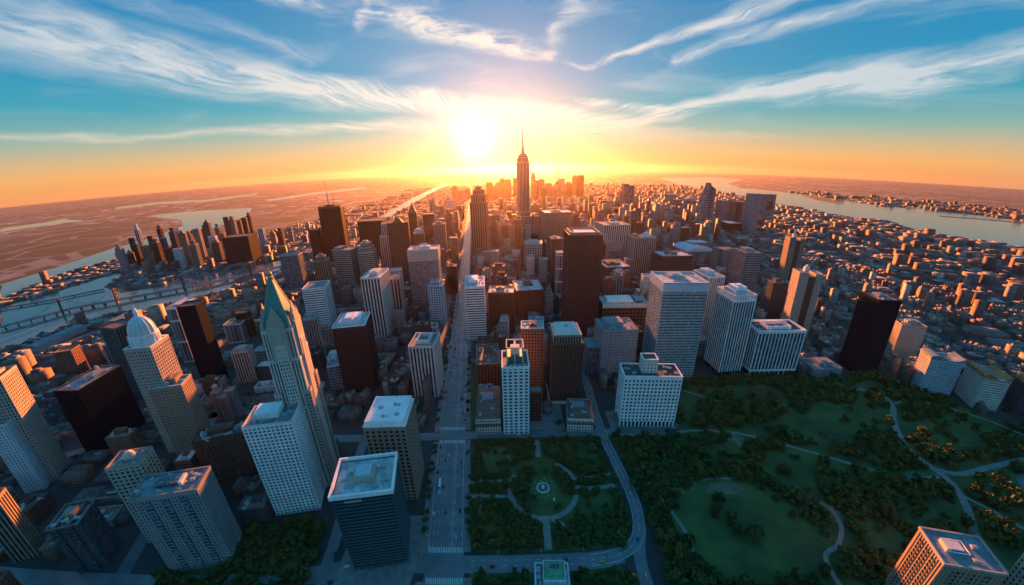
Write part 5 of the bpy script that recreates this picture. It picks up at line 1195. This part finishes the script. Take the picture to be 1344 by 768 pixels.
def rel_label(x, y, base):
    ds = sorted(((math.hypot(HERO[k][0]-x, HERO[k][1]-y), k, n) for k, n in MARK))[:8]
    r = math.hypot(x, y)
    opts = []
    d0, k0, n0 = ds[0]; rk = math.hypot(HERO[k0][0], HERO[k0][1])
    opts.append(f"{base} {'behind' if r > rk+25 else ('in front of' if r < rk-25 else 'beside')} the {n0}")
    for i in range(4):
        for j in range(i+1, 8): opts.append(f"{base} between the {ds[i][2]} and the {ds[j][2]}")
    for o in opts:
        if len(o.split()) <= 15 and o not in USED: USED.add(o); return o
    return None
CW = dict(cream='cream', white='white', beige='beige', tan='tan', brick='red brick', brown='brown', dkbrown='dark brown', grey='grey', dkgrey='charcoal', paleblue='blue-grey', red='dark red')
CR = dict(white='white roof', grey='grey roof', dark='dark roof', blue='blue-grey roof', tar='tarred roof', brown='brown roof', teal='teal roof')
KW = dict(grid='gridded', hband='banded', vstripe='ribbed', curtain='flat-fronted', punched='punched-window')
for (x, y, w, d, h, a) in INDIV:
    left, right = x < -420, x > 450
    wl = rs.choice(['beige', 'tan', 'brick', 'grey', 'cream', 'brown', 'dkgrey', 'brown', 'paleblue'] if not right else ['brick', 'tan', 'brick', 'beige', 'brown', 'grey'])
    kd = rs.choice(['grid', 'hband', 'vstripe', 'curtain', 'punched', 'grid', 'punched']); rf = rs.choice(['white', 'grey', 'dark', 'blue', 'tar', 'brown', 'grey'])
    size = 'low' if h < 15 else ('mid-rise' if h < 34 else 'tall'); form = 'building' if h < 34 else 'tower'
    lab = None
    for rf2 in [rf]+['white', 'grey', 'dark', 'blue', 'tar', 'brown', 'teal']:
        for kd2 in [kd, 'grid', 'punched', 'hband', 'vstripe', 'curtain']:
            lab = rel_label(x, y, f"{size} {CW[wl]} {KW[kd2]} {form} with {CR[rf2]}")
            if lab: break
        if lab: rf, kd = rf2, kd2; break
    lab = lab or rel_label(x, y, f'{size} {CW[wl]} {form}') or rel_label(x, y, f'{size} {CW[wl]} {KW[kd]} {form}') or f'{size} {CW[wl]} {form} among the city blocks'
    r = math.hypot(x, y); bay, fl = (3.4, 3.8) if r < 600 else (5, 5)
    t = thing(rs.choice(['city_building', 'row_building']) if h < 34 else 'city_tower', lab, 'building', (x, y, 0), a+rs.uniform(-2, 2), 'buildings filling the city blocks')
    block(t, w, d, 0, h, kd, wl, rs.choice(['dark', 'dark', 'blue', 'bronze']), bay, fl, rf, rs.choice([None, None, wl]), rs.choice(['hvac', 'hvac', 'box']) if r < 750 else 'none', seed=int(x*3+y))
    if h > 30 and w > 14 and rs.random() < .5: block(t, w*.6, d*.6, h, h+rs.uniform(4, 10), kd, wl, 'dark', bay, fl, rf, None, 'none', name='setback')

for i, (x, y, w, h) in enumerate(PENINSULA):
    wl = ['grey', 'brown', 'tan', 'paleblue', 'dkgrey', 'red'][(i*5+i//6) % 6]; kd = ['grid', 'vstripe', 'curtain', 'hband'][(i*3+i//4) % 4]
    w = min(w, 46)
    size = 'tall' if h > 95 else ('mid-rise' if h > 55 else 'low')
    lab = f"{size} {CW[wl]} {KW[kd]} tower in the skyline on the river peninsula"
    t = thing('riverside_tower', lab, 'building', (x, y, 0), 10+(i % 3)*4, 'towers of the river peninsula skyline')
    block(t, w, w*.8, 0, h, kd, wl, 'bronze', 7, 6.5, 'grey', None, 'none')
    if i % 3 == 0: block(t, w*.55, w*.45, h, h*1.12+3, kd, wl, 'bronze', 7, 5, 'grey', None, 'none', name='setback')
    if i % 7 == 3: mast(t, 0, 0, h, h+26, .8)
    if i % 5 == 1: pyramid_roof(t, w*.8, w*.6, h+.5, h+16, RF('brown'), 'peak')

# everything smaller and farther: uncountable blocks, one mass
def box_mass(name, items, label, cat):
    n = len(items); A = np.array(items, dtype='f8'); x, y, w, d, h, a = A.T; a = np.radians(a); c, s = np.cos(a), np.sin(a)
    sx = np.array([-1, 1, 1, -1, -1, 1, 1, -1]); sy = np.array([-1, -1, 1, 1, -1, -1, 1, 1]); sz = np.array([0, 0, 0, 0, 1, 1, 1, 1])
    lx = sx[None]*w[:, None]/2; ly = sy[None]*d[:, None]/2
    V = np.stack([x[:, None]+lx*c[:, None]-ly*s[:, None], y[:, None]+lx*s[:, None]+ly*c[:, None], sz[None]*h[:, None]], -1).reshape(-1, 3)
    Fq = np.array([(4, 5, 6, 7), (0, 1, 5, 4), (1, 2, 6, 5), (2, 3, 7, 6), (3, 0, 4, 7)])
    Fa = (np.arange(n)[:, None, None]*8+Fq[None]).reshape(-1, 4)
    r_ = np.random.default_rng(3)
    pal = np.array([(.26, .12, .08), (.20, .09, .065), (.30, .22, .16), (.34, .28, .22), (.16, .16, .17), (.12, .08, .06), (.40, .37, .34), (.28, .15, .11)])
    rp = np.array([(.22, .23, .25), (.08, .085, .09), (.42, .44, .46), (.12, .11, .11), (.06, .06, .065), (.16, .12, .10), (.13, .17, .20), (.07, .07, .08)])
    wc = pal[r_.integers(0, len(pal), n)]*r_.uniform(.6, 1.1, (n, 1)); rc = rp[r_.integers(0, len(rp), n)]*r_.uniform(.5, 1.0, (n, 1))
    cols = np.repeat(wc[:, None, :], 5, 1); cols[:, 0, :] = rc; cols = cols.reshape(-1, 3)
    me = fast_mesh(name, V, Fa, [MASS], None, cols); o = link(name, me, kind='stuff'); tag(o, label, cat); return o
MASS, t_, b_ = new_mat('block_mass')
at_ = t_.n.new('ShaderNodeAttribute'); at_.attribute_name = 'tint'
gn = t_.n.new('ShaderNodeNewGeometry'); P_ = t_.sep(gn.outputs['Position']); N_ = t_.sep(gn.outputs['Normal'])
row = t_.m('GREATER_THAN', t_.m('FRACT', t_.m('DIVIDE', P_[2], 3.9)), .45)
along = t_.m('SUBTRACT', t_.m('MULTIPLY', P_[0], N_[1]), t_.m('MULTIPLY', P_[1], N_[0]))
colm = t_.m('GREATER_THAN', t_.m('FRACT', t_.m('DIVIDE', along, 3.6)), .42)
vert = t_.m('LESS_THAN', t_.m('ABSOLUTE', N_[2]), .5)
win = t_.m('MULTIPLY', t_.m('MULTIPLY', row, colm), vert)
rough_roof = t_.noise(gn.outputs['Position'], .25, 3.0)
tc = t_.n.new('ShaderNodeVectorMath'); tc.operation = 'SCALE'; t_.l.new(at_.outputs['Color'], tc.inputs[0]); t_.put(tc.inputs['Scale'], t_.rng(rough_roof, .25, .75, .6, 1.3))
t_.put(b_.inputs['Base Color'], t_.mix(win, tc.outputs[0], (.03, .035, .045))); b_.inputs['Roughness'].default_value = .75
extra = []
for q in REST:                       # roof houses and setbacks break the boxes up
    if math.hypot(q[0], q[1]) < 1500:
        x, y, w, d, h, a = q; k = rs.uniform(.25, .5); ox, oy = rs.uniform(-.2, .2)*w, rs.uniform(-.2, .2)*d
        extra.append((x+ox, y+oy, w*k, d*k, h+rs.uniform(1.5, 4.5), a))
        if rs.random() < .5: extra.append((x-ox*1.4, y-oy*1.2, w*.2, d*.2, h+rs.uniform(1, 2.5), a))
box_mass('distant_city_blocks', REST+extra, 'mass of small brick and grey blocks spreading away to the horizon', 'city blocks')
print('indiv', len(INDIV), 'rest', len(REST))

# ---------------------------------------------------------------- bridges
def bridge(key, label, w, z, pylons, name='causeway_bridge'):
    L = smooth_line(POLY[key], 6); t = thing(name, label, 'bridge', (L[0][0], L[0][1], 0)); Lr = L-L[0]
    mb = MB(); ribbon(mb, Lr, w, z, th=2.2); mb.build('deck', plain('bridge_concrete', (.24, .22, .21), .8), t)
    mb = MB(); ribbon(mb, Lr, .8, z+1.2, w/2-.5, 1.2); mb.build('railing', W('grey'), t); mb = MB(); ribbon(mb, Lr, .8, z+1.2, -w/2+.5, 1.2); mb.build('railing', W('grey'), t)
    T = np.gradient(Lr, axis=0); T /= np.linalg.norm(T, axis=1)[:, None]
    pm = None
    for i in range(1, len(Lr)-1, 2):
        if pm is None: pm = MB().box(-w*.42, w*.42, -1.6, 1.6, -1, z-2.2).mesh('pier', plain('bridge_pier', (.16, .14, .13), .9))
        o = link('pier', pm, t); o.location = (Lr[i][0], Lr[i][1], 0); o.rotation_euler = (0, 0, math.atan2(T[i][1], T[i][0])+math.pi/2)
    for i in pylons:
        p = Lr[i]; ang = math.atan2(T[i][1], T[i][0])
        mb = MB()
        for s in (-1, 1): mb.box(-2, 2, s*w/2-1.6, s*w/2+1.6, -1, z+34)
        for zz in (z+12, z+23, z+33.5): mb.box(-1.4, 1.4, -w/2+1.6, w/2-1.6, zz-2, zz)
        o = mb.build('pylon', W('brown'), t); o.location = (p[0], p[1], 0); o.rotation_euler = (0, 0, ang)
        mb = MB()
        for s in (-1, 1):
            for e in (-1, 1):
                pr = None
                for k in range(9):
                    q = (e*k*9.0, s*w/2, z+34-32*math.sin(math.pi/2*k/8))
                    if pr: mb.bar(pr, q, .45, 4); mb.bar((q[0], q[1], z), q, .2, 3)
                    pr = q
        o = mb.build('cable', W('grey'), t); o.location = (p[0], p[1], 0); o.rotation_euler = (0, 0, ang)
    return t
bridge('causeway', 'long grey causeway bridge with brown suspension pylons across the river channel', 15, 9, (10, 19, 28, 36))
bridge('causeway2', 'thin low dark bridge reaching the tip of the river peninsula', 7, 5, ())

# ---------------------------------------------------------------- trees
def leaf_mat(name, c1, c2):
    m, t, b = new_mat(name); oi = t.n.new('ShaderNodeObjectInfo'); geo = t.n.new('ShaderNodeNewGeometry').outputs['Position']
    f = t.m('ADD', t.m('MULTIPLY', oi.outputs['Random'], .6), t.m('MULTIPLY', t.noise(geo, .35, 3.0), .55))
    t.put(b.inputs['Base Color'], t.mix(t.rng(f, .2, .95, smooth=False), c1, c2)); b.inputs['Roughness'].default_value = .8; b.inputs['Specular IOR Level'].default_value = .2
    return m
LEAF = leaf_mat('leaf_green', (.026, .048, .013), (.085, .115, .030)); LEAF2 = leaf_mat('leaf_olive', (.05, .075, .018), (.13, .12, .025))
BARK = plain('bark', (.07, .05, .035), .9)
def crown_quads(seed, n, R0=4.6, H0=7.6, size=1.0):
    r_ = np.random.default_rng(seed); k = 7; cs = r_.normal(size=(k, 3))*[R0*.42, R0*.42, H0*.17]+[0, 0, H0*.62]; cr = r_.uniform(.34, .6, k)*R0
    ci = r_.integers(0, k, n); dv = r_.normal(size=(n, 3)); dv /= np.linalg.norm(dv, axis=1)[:, None]; rad = r_.uniform(.55, 1.05, n)**.6
    P = cs[ci]+dv*(cr[ci]*rad)[:, None]*[1, 1, .85]
    nv = dv+r_.normal(size=(n, 3))*.55; nv /= np.linalg.norm(nv, axis=1)[:, None]
    u = np.cross(nv, r_.normal(size=(n, 3))); u /= np.linalg.norm(u, axis=1)[:, None]; v = np.cross(nv, u); s = r_.uniform(.6, 1.25, n)[:, None]*size
    return np.stack([P-u*s-v*s*.7, P+u*s-v*s*.7, P+u*s*.8+v*s*.8, P-u*s*.9+v*s*.6], 1)
def crown_mesh(seed, n=330):
    q = crown_quads(seed, n); me = fast_mesh('crown', q.reshape(-1, 3), np.arange(4*n).reshape(-1, 4), [LEAF2 if seed == 4 else LEAF]); return me
def trunk_mesh(seed):
    r_ = random.Random(seed); mb = MB(); mb.cyl(0, 0, .38, 0, 2.6, 7, .27); mb.bar((0, 0, 2.2), (r_.uniform(-.4, .4), .2, 5.2), .2, 5)
    for k in range(4):
        q = k*1.6+r_.random(); mb.bar((0, 0, 2.3+k*.3), (2.0*math.cos(q), 2.0*math.sin(q), 4.8+k*.4), .12, 4)
    return mb.mesh('trunk', BARK)
CR_ = [crown_mesh(s) for s in range(10)]; TR_ = [trunk_mesh(s) for s in range(3)]
ROADS_ALL = [[(x, y) for x, y in RING], [(513, 396), (533, 374), (521, 348), (497, 326), (476, 299), (463, 276), (460, 256), (462, 232), (455, 212), (439, 190), (416, 164), (400, 120)], [(461, 243), (484, 232), (532, 235), (640, 240)],
             [(530, 356), (560, 358), (600, 340), (634, 302)], [(120, 336), (177, 332), (218, 336), (263, 328), (301, 310), (335, 288), (379, 258), (411, 238), (455, 232)], [(294, 225), (301, 213), (297, 195), (279, 178), (258, 167)], [(455, 205), (470, 175), (480, 130)]]
def lawn_open(x, y):
    for cx_, cy__, rx, ry in ((205, 205, 66, 58), (480, 330, 34, 40), (330, 330, 60, 16), (230, 400, 20, 30), (620, 200, 60, 22), (400, 130, 60, 22), (250, 130, 40, 24), (300, 404, 95, 24), (300, 262, 40, 34), (395, 330, 70, 30), (540, 275, 40, 26), (590, 300, 36, 26), (400, 190, 40, 22), (540, 400, 30, 14), (330, 170, 26, 20), (566, 205, 40, 20), (480, 420, 40, 12)):
        k = ((x-cx_)/rx)**2+((y-cy__)/ry)**2
        if k < 1: return True
    return False
TREES = []   # x, y, scale, area
tr = random.Random(5)
def put(x, y, s, area):
    for (hx, hy, hw, hd, ha) in RECTS:
        if math.hypot(x-hx, y-hy) < max(hw, hd)*.9+2 and abs(x-hx) < 60: return
    for X, Y, S_, _ in TREES[-260:]:
        if (X-x)**2+(Y-y)**2 < (2.6*(S_+s)*.8)**2: return
    TREES.append((x, y, s, area))
def sqfree(x, y):
    rx, ry = (x-cx)/34, (y-cy_)/36; k = math.hypot(rx, ry)
    if .9 < k < 1.11: return False
    if abs(x-27) < 5.5 and (y < 232 or y > 302): return False
    if math.hypot(x-27.5, y-262) < 15: return False
    if abs(y-271) < 4 and x < -4 or abs(y-253) < 4 and x < -4 or (x > 56 and abs(y-261) < 4) or (x > 56 and abs(y-275) < 3.5): return False
    return True
sqn = lambda x, y: math.sin(x*.11+1)+math.sin(y*.09+2)+math.sin((x+y)*.06)
for _ in range(2600):
    x, y = tr.uniform(-44, 102), tr.uniform(198, 330)
    if not inside((x, y), SQ) or not sqfree(x, y): continue
    edge = not (-38 < x < 95 and 205 < y < 325)
    k = math.hypot((x-cx)/34, (y-cy_)/36)
    if k < .9 and tr.random() < .6: continue
    if sqn(x, y) < .15 and not edge and tr.random() < .9: continue
    if -31 < x < -6 and 280 < y < 316 and tr.random() < .75: continue
    put(x, y, tr.uniform(.5, .82), 'square')
for y in np.arange(200, 900, 8.5):
    if 325 < y < 356: continue
    for s in (-1, 1):
        if tr.random() < (.75 if s < 0 else .4): put(avx(y)+s*19.4+tr.uniform(-.6, .6), y+tr.uniform(-1.5, 1.5), tr.uniform(.42, .66), 'avenue')
for _ in range(700):
    x, y = tr.uniform(-300, -162), tr.uniform(112, 225)
    if inside((x, y), LAWNS[2]) and free2(x, y) if False else inside((x, y), [(-300, 160), (-262, 190), (-232, 214), (-176, 226), (-172, 190), (-166, 150), (-166, 120), (-260, 120)]): put(x, y, tr.uniform(.6, 1.0), 'grove')
for _ in range(300):
    x, y = tr.uniform(-36, 92), tr.uniform(120, 176)
    if not (8 < x < 46 and y > 140): put(x, y, tr.uniform(.5, .85), 'lower')
pn = lambda x, y: math.sin(x*.045+.6)+math.sin(y*.06+x*.02)+math.sin((x-y)*.031+2)
for _ in range(9000):
    x, y = tr.uniform(118, 760), tr.uniform(40, 442)
    if not inside((x, y), PARK): continue
    if min(seg_dist((x, y), L) for L in ROADS_ALL) < 7.5: continue
    dens = .9 if pn(x, y) > -.2 else .25
    if x < 150: dens = .95
    if lawn_open(x, y): dens = .06
    if tr.random() < dens: put(x, y, tr.uniform(.6, 1.4), 'park')
for _ in range(900):
    x, y = tr.uniform(-1000, 700), tr.uniform(150, 1000)
    if math.hypot(x, y) > 300 and free(x, y, 3, 1) and all((x-c[0])**2+(y-c[1])**2 > (max(c[2], c[3])*.72+4)**2 for c in CAND if abs(c[0]-x) < 40 and abs(c[1]-y) < 40): put(x, y, tr.uniform(.5, .8), 'street')
for _ in range(260):
    x, y = tr.uniform(-720, -600), tr.uniform(600, 780)
    if inside((x, y), [(-700, 610), (-640, 640), (-610, 700), (-650, 760), (-720, 700)]): put(x, y, tr.uniform(.7, 1.1), 'river')
for x, y in YARDS:
    if free(x, y, 2, 1) and math.hypot(x, y) > 380: TREES.append((x, y, tr.uniform(.5, .9), 'street'))
TREES.sort(key=lambda q: (q[0]**2+q[1]**2+9e4)/q[2]**2)
AREA = dict(square=('leafy green tree on the lawns of the formal square', 'trees of the formal square'), avenue=('small round street tree along the wide avenue', 'street trees along the avenue'), grove=('tree in the dark grove beside the blue-green glass block', 'trees of the dark grove'),
            lower=('tree on the narrow lawn beside the green-roofed mansion', 'trees beside the mansion'), park=('full leafy tree among the meadows of the large park', 'trees of the large park'), street=('lone street tree between the city blocks', 'trees between the blocks'), river=('tree in the riverside copse', 'trees of the riverside copse'))
def tree(x, y, s, area, i):
    lab, grp = AREA[area]
    if i % 10 == 4: lab = lab.replace('leafy green tree', 'olive yellow tree').replace('full leafy tree', 'olive yellow tree')
    t = thing('tree', lab, 'tree', (x, y, .1), tr.uniform(0, 360), grp); t.scale = (s, s, s*tr.uniform(.85, 1.15))
    link('trunk', TR_[i % 3], t); link('crown', CR_[i % 10], t)
for i, q in enumerate(TREES[:290]): tree(*q, i)
far = TREES[290:]; VV = []; MI = []
for i, (x, y, s, area) in enumerate(far):
    n = 130 if math.hypot(x, y) < 450 else 80
    q = crown_quads(100+i % 23, n, size=1.45); a = tr.uniform(0, 6.28); c_, s_ = math.cos(a), math.sin(a)
    q = q*s; q = np.stack([q[..., 0]*c_-q[..., 1]*s_+x, q[..., 0]*s_+q[..., 1]*c_+y, q[..., 2]], -1); VV.append(q.reshape(-1, 3)); MI.append(np.full(n, 1 if tr.random() < .08 else 0))
VV = np.concatenate(VV); MI = np.concatenate(MI)
print('trees', len(TREES), 'far quads', len(VV)//4)
o = link('woods', fast_mesh('woods', VV, np.arange(len(VV)).reshape(-1, 4), [LEAF, LEAF2], MI), kind='stuff'); tag(o, 'spreading woods of leafy crowns over the park and between far blocks', 'woods')

# fountain and plaza details in the square
t = thing('fountain', 'round stone fountain ring at the centre of the square', 'fountain', (27.5, 262, .15), 0)
MB().lathe([(6.6, 0), (6.6, .7), (5.6, .7), (5.6, .2)], 28).build('basin', W('cream'), t)
MB().lathe([(5.6, 0), (5.6, .45), (.01, .46)], 24).build('water', WM, t); MB().lathe([(1.6, .3), (.7, 1.2), (.5, 2.6), (1.5, 2.9), (.2, 3.2)], 14).build('pedestal', W('cream'), t)
mb = MB()
for i in range(18):
    q = 2*math.pi*i/18
    if i % 2: mb.box(27.5+10*math.cos(q)-.8, 27.5+10*math.cos(q)+.8, 262+10*math.sin(q)-.8, 262+10*math.sin(q)+.8, .15, .21)
    else: mb.box(27.5+12.5*math.cos(q)-.8, 27.5+12.5*math.cos(q)+.8, 262+12.5*math.sin(q)-.8, 262+12.5*math.sin(q)+.8, .15, .23)
link('paved_patch', mb.mesh('paved_patch', PATHM), kind='structure')
t = thing('statue', 'pale statue on a plinth south of the fountain', 'statue', (37, 247, .15), 0)
MB().box(-.8, .8, -.8, .8, 0, 1.6).build('plinth', W('white'), t); MB().lathe([(.55, 1.6), (.4, 2.4), (.6, 3.2), (.3, 3.6), (.33, 4.0), (.05, 4.2)], 10).build('figure', W('white'), t)

# ---------------------------------------------------------------- cars and lamps
CARM = {n: plain('car_paint_'+n, c, .3, .2, var=.05) for n, c in dict(white=(.75, .75, .75), black=(.02, .02, .02), silver=(.45, .46, .48), red=(.4, .03, .02), blue=(.03, .08, .25), yellow=(.75, .45, .03)).items()}
def car_parts(col):
    mb = MB(); prof = [(-2.25, .35), (-2.3, .85), (-1.6, 1.0), (-.95, 1.45), (.75, 1.45), (1.3, 1.02), (2.2, .85), (2.25, .35)]; n = len(prof)
    for s in (-.9, .9): mb.v += [(p, s*(.86 if z > 1.2 else 1), z) for p, z in prof]
    mb.f += [tuple(range(n)), tuple(range(2*n-1, n-1, -1))]+[(i, n+i, n+(i+1) % n, (i+1) % n) for i in range(n)]
    body = mb.mesh('body', CARM[col]); mb = MB(); mb.v += [(-1.5, -.7, 1.06), (-1.5, .7, 1.06), (-1.0, .66, 1.42), (-1.0, -.66, 1.42), (1.27, -.7, 1.08), (1.27, .7, 1.08), (.8, .66, 1.44), (.8, -.66, 1.44)]
    mb.v = [(x*1.02, y, z+.03) for x, y, z in mb.v]; mb.f += [(0, 1, 2, 3), (4, 7, 6, 5)]; mb.box(-.9, .7, -.82, .82, 1.08, 1.36)
    wn = mb.mesh('window', G('black', 1, 1)); mb = MB(); b = 0
    for k in range(12): a = 2*math.pi*k/12; mb.v += [(.34*math.cos(a), -.12, .34*math.sin(a)), (.34*math.cos(a), .12, .34*math.sin(a))]
    mb.f += [(2*k, 2*k+1, (2*k+3) % 24, (2*k+2) % 24) for k in range(12)]+[tuple(range(0, 24, 2)), tuple(range(23, 0, -2))]
    return body, wn, mb.mesh('wheel', plain('tyre', (.02, .02, .02), .9))
CP = {c: car_parts(c) for c in CARM}
CARS = []
cr = random.Random(9)
for lane, dr in ((-12.8, -1), (-9.2, -1), (-5.5, -1), (-1.8, -1), (9, 1), (12, 1)):
    y = 205+cr.uniform(0, 60)
    while y < 1500:
        if not (326 < y < 354): CARS.append((avx(y)+lane, y, 90+5.6+(180 if dr < 0 else 0)))
        y += cr.uniform(16, 60) if y > 450 else cr.uniform(28, 90)
for y in np.arange(362, 900, 7.5):
    for s_ in (-1, 1):
        if cr.random() < .5 and not (505 < y < 532 or 600 < y < 620 or 690 < y < 710): CARS.append((avx(y)+s_*14.9, y, 95.6+(180 if s_ < 0 else 0)))
for (x, y, a) in ((-20, 183, 0), (40, 187.5, 180), (70, 184, 5), (113, 250, 98), (108, 330, 268), (104, 385, 92), (107, 420, 270), (-140, 180, 10), (-155, 190, 95), (105, 202, 60), (102, 170, 265), (-90, 337, 2), (60, 344, 180), (5, 340, 0)): CARS.append((x, y, a))
WHERE = [(230, 'near the lower crossing'), (300, 'beside the lower half of the square'), (360, 'by the upper crossing'), (460, 'passing the cream tower'), (620, 'passing the white banded tower'), (900, 'far up the road past the tan slab'), (1e9, 'deep in the sun glare')]
for i, (x, y, a) in enumerate(CARS):
    c = cr.choice(list(CARM)); on = 'on the wide avenue' if abs(x-avx(y)) < 16 else 'on a side street'
    wh = next(w_ for lim, w_ in WHERE if y < lim)
    t = thing('car', f'small {c} car {on} {wh}', 'car', (x, y, .13), a, f'{c} cars {on} {wh}')
    b_, w_, k_ = CP[c]; link('body', b_, t)
    if y < 620:
        link('window', w_, t)
        for sx in (-1.4, 1.4):
            for sy in (-.85, .85): o = link('wheel', k_, t); o.location = (sx, sy, .34)
for x, y, dr, cn, lb in ((avx(268)-9.2, 268, -1, 'white', 'white city bus beside the lower half of the square'), (avx(415)+9.2, 415, 1, 'blue', 'blue city bus heading past the cream tower'), (avx(560)-5.6, 560, -1, 'red', 'red city bus approaching the cream tower')):
    t = thing('bus', lb, 'bus', (x, y, .13), 95.6+(180 if dr < 0 else 0))
    mb = MB(); mb.prism([(-6, -1.25), (5.7, -1.25), (6, -1.0), (6, 1.0), (5.7, 1.25), (-6, 1.25)], .35, 3.1, .97); mb.box(-4, -1, -.7, .7, 3.1, 3.4); mb.build('body', CARM[cn], t)
    mb = MB(); mb.box(-5.6, 5.4, -1.29, 1.29, 1.5, 2.5); mb.box(5.5, 6.03, -.95, .95, 1.2, 2.6); mb.build('window', G('black', 1, 1), t)
    for sx in (-3.8, 3.6):
        for sy in (-1.15, 1.15): o = link('wheel', CP['white'][2], t); o.location = (sx, sy, .45); o.scale = (1.4, 1.4, 1.4)
pm = MB(); pm.cyl(0, 0, .13, 0, 8.2, 8, .08); pm.bar((0, 0, 8.1), (2.3, 0, 8.6), .06, 5); pm = pm.mesh('pole', W('grey')); hm = MB().box(1.9, 2.9, -.2, .2, 8.5, 8.7).mesh('lamp_head', W('paleblue'))
LM = []
for y in list(range(205, 325, 24))+list(range(360, 620, 30)):
    LM += [(avx(y)-16.8, y, 0, 'on the far kerb of the avenue'), (avx(y)+16.8, y, 180, 'on the square side kerb of the avenue')]
for i, (x, y) in enumerate(((-15, 192.5), (20, 192.5), (55, 192.5), (104, 215), (107, 245), (102, 275), (98, 305), (98, 340), (60, 349), (10, 349))): LM.append((x, y, 270 if y < 200 else 0, 'around the formal square'))
for x, y, a, wh in LM:
    t = thing('street_lamp', f'slim grey street lamp {wh}', 'street lamp', (x, y, .24), a, f'street lamps {wh}'); link('pole', pm, t); link('lamp_head', hm, t)

# ---------------------------------------------------------------- air
hz = MB().box(-34000, 34000, -34000, 34000, -1.5, 505); ho = hz.build('haze', None); ho['kind'] = 'stuff'; ho['label'] = 'warm sunrise haze lying over the whole city'; ho['category'] = 'haze'
hm_ = bpy.data.materials.new('haze_air'); hm_.use_nodes = True; nt = hm_.node_tree; nt.nodes.clear(); pv = nt.nodes.new('ShaderNodeVolumePrincipled'); oo = nt.nodes.new('ShaderNodeOutputMaterial'); nt.links.new(pv.outputs[0], oo.inputs['Volume'])
pv.inputs['Color'].default_value = (.96, .80, .72, 1); pv.inputs['Density'].default_value = HAZE_DENSITY; pv.inputs['Anisotropy'].default_value = HAZE_ANISO
ho.data.materials.append(hm_); ho.display_type = 'WIRE'
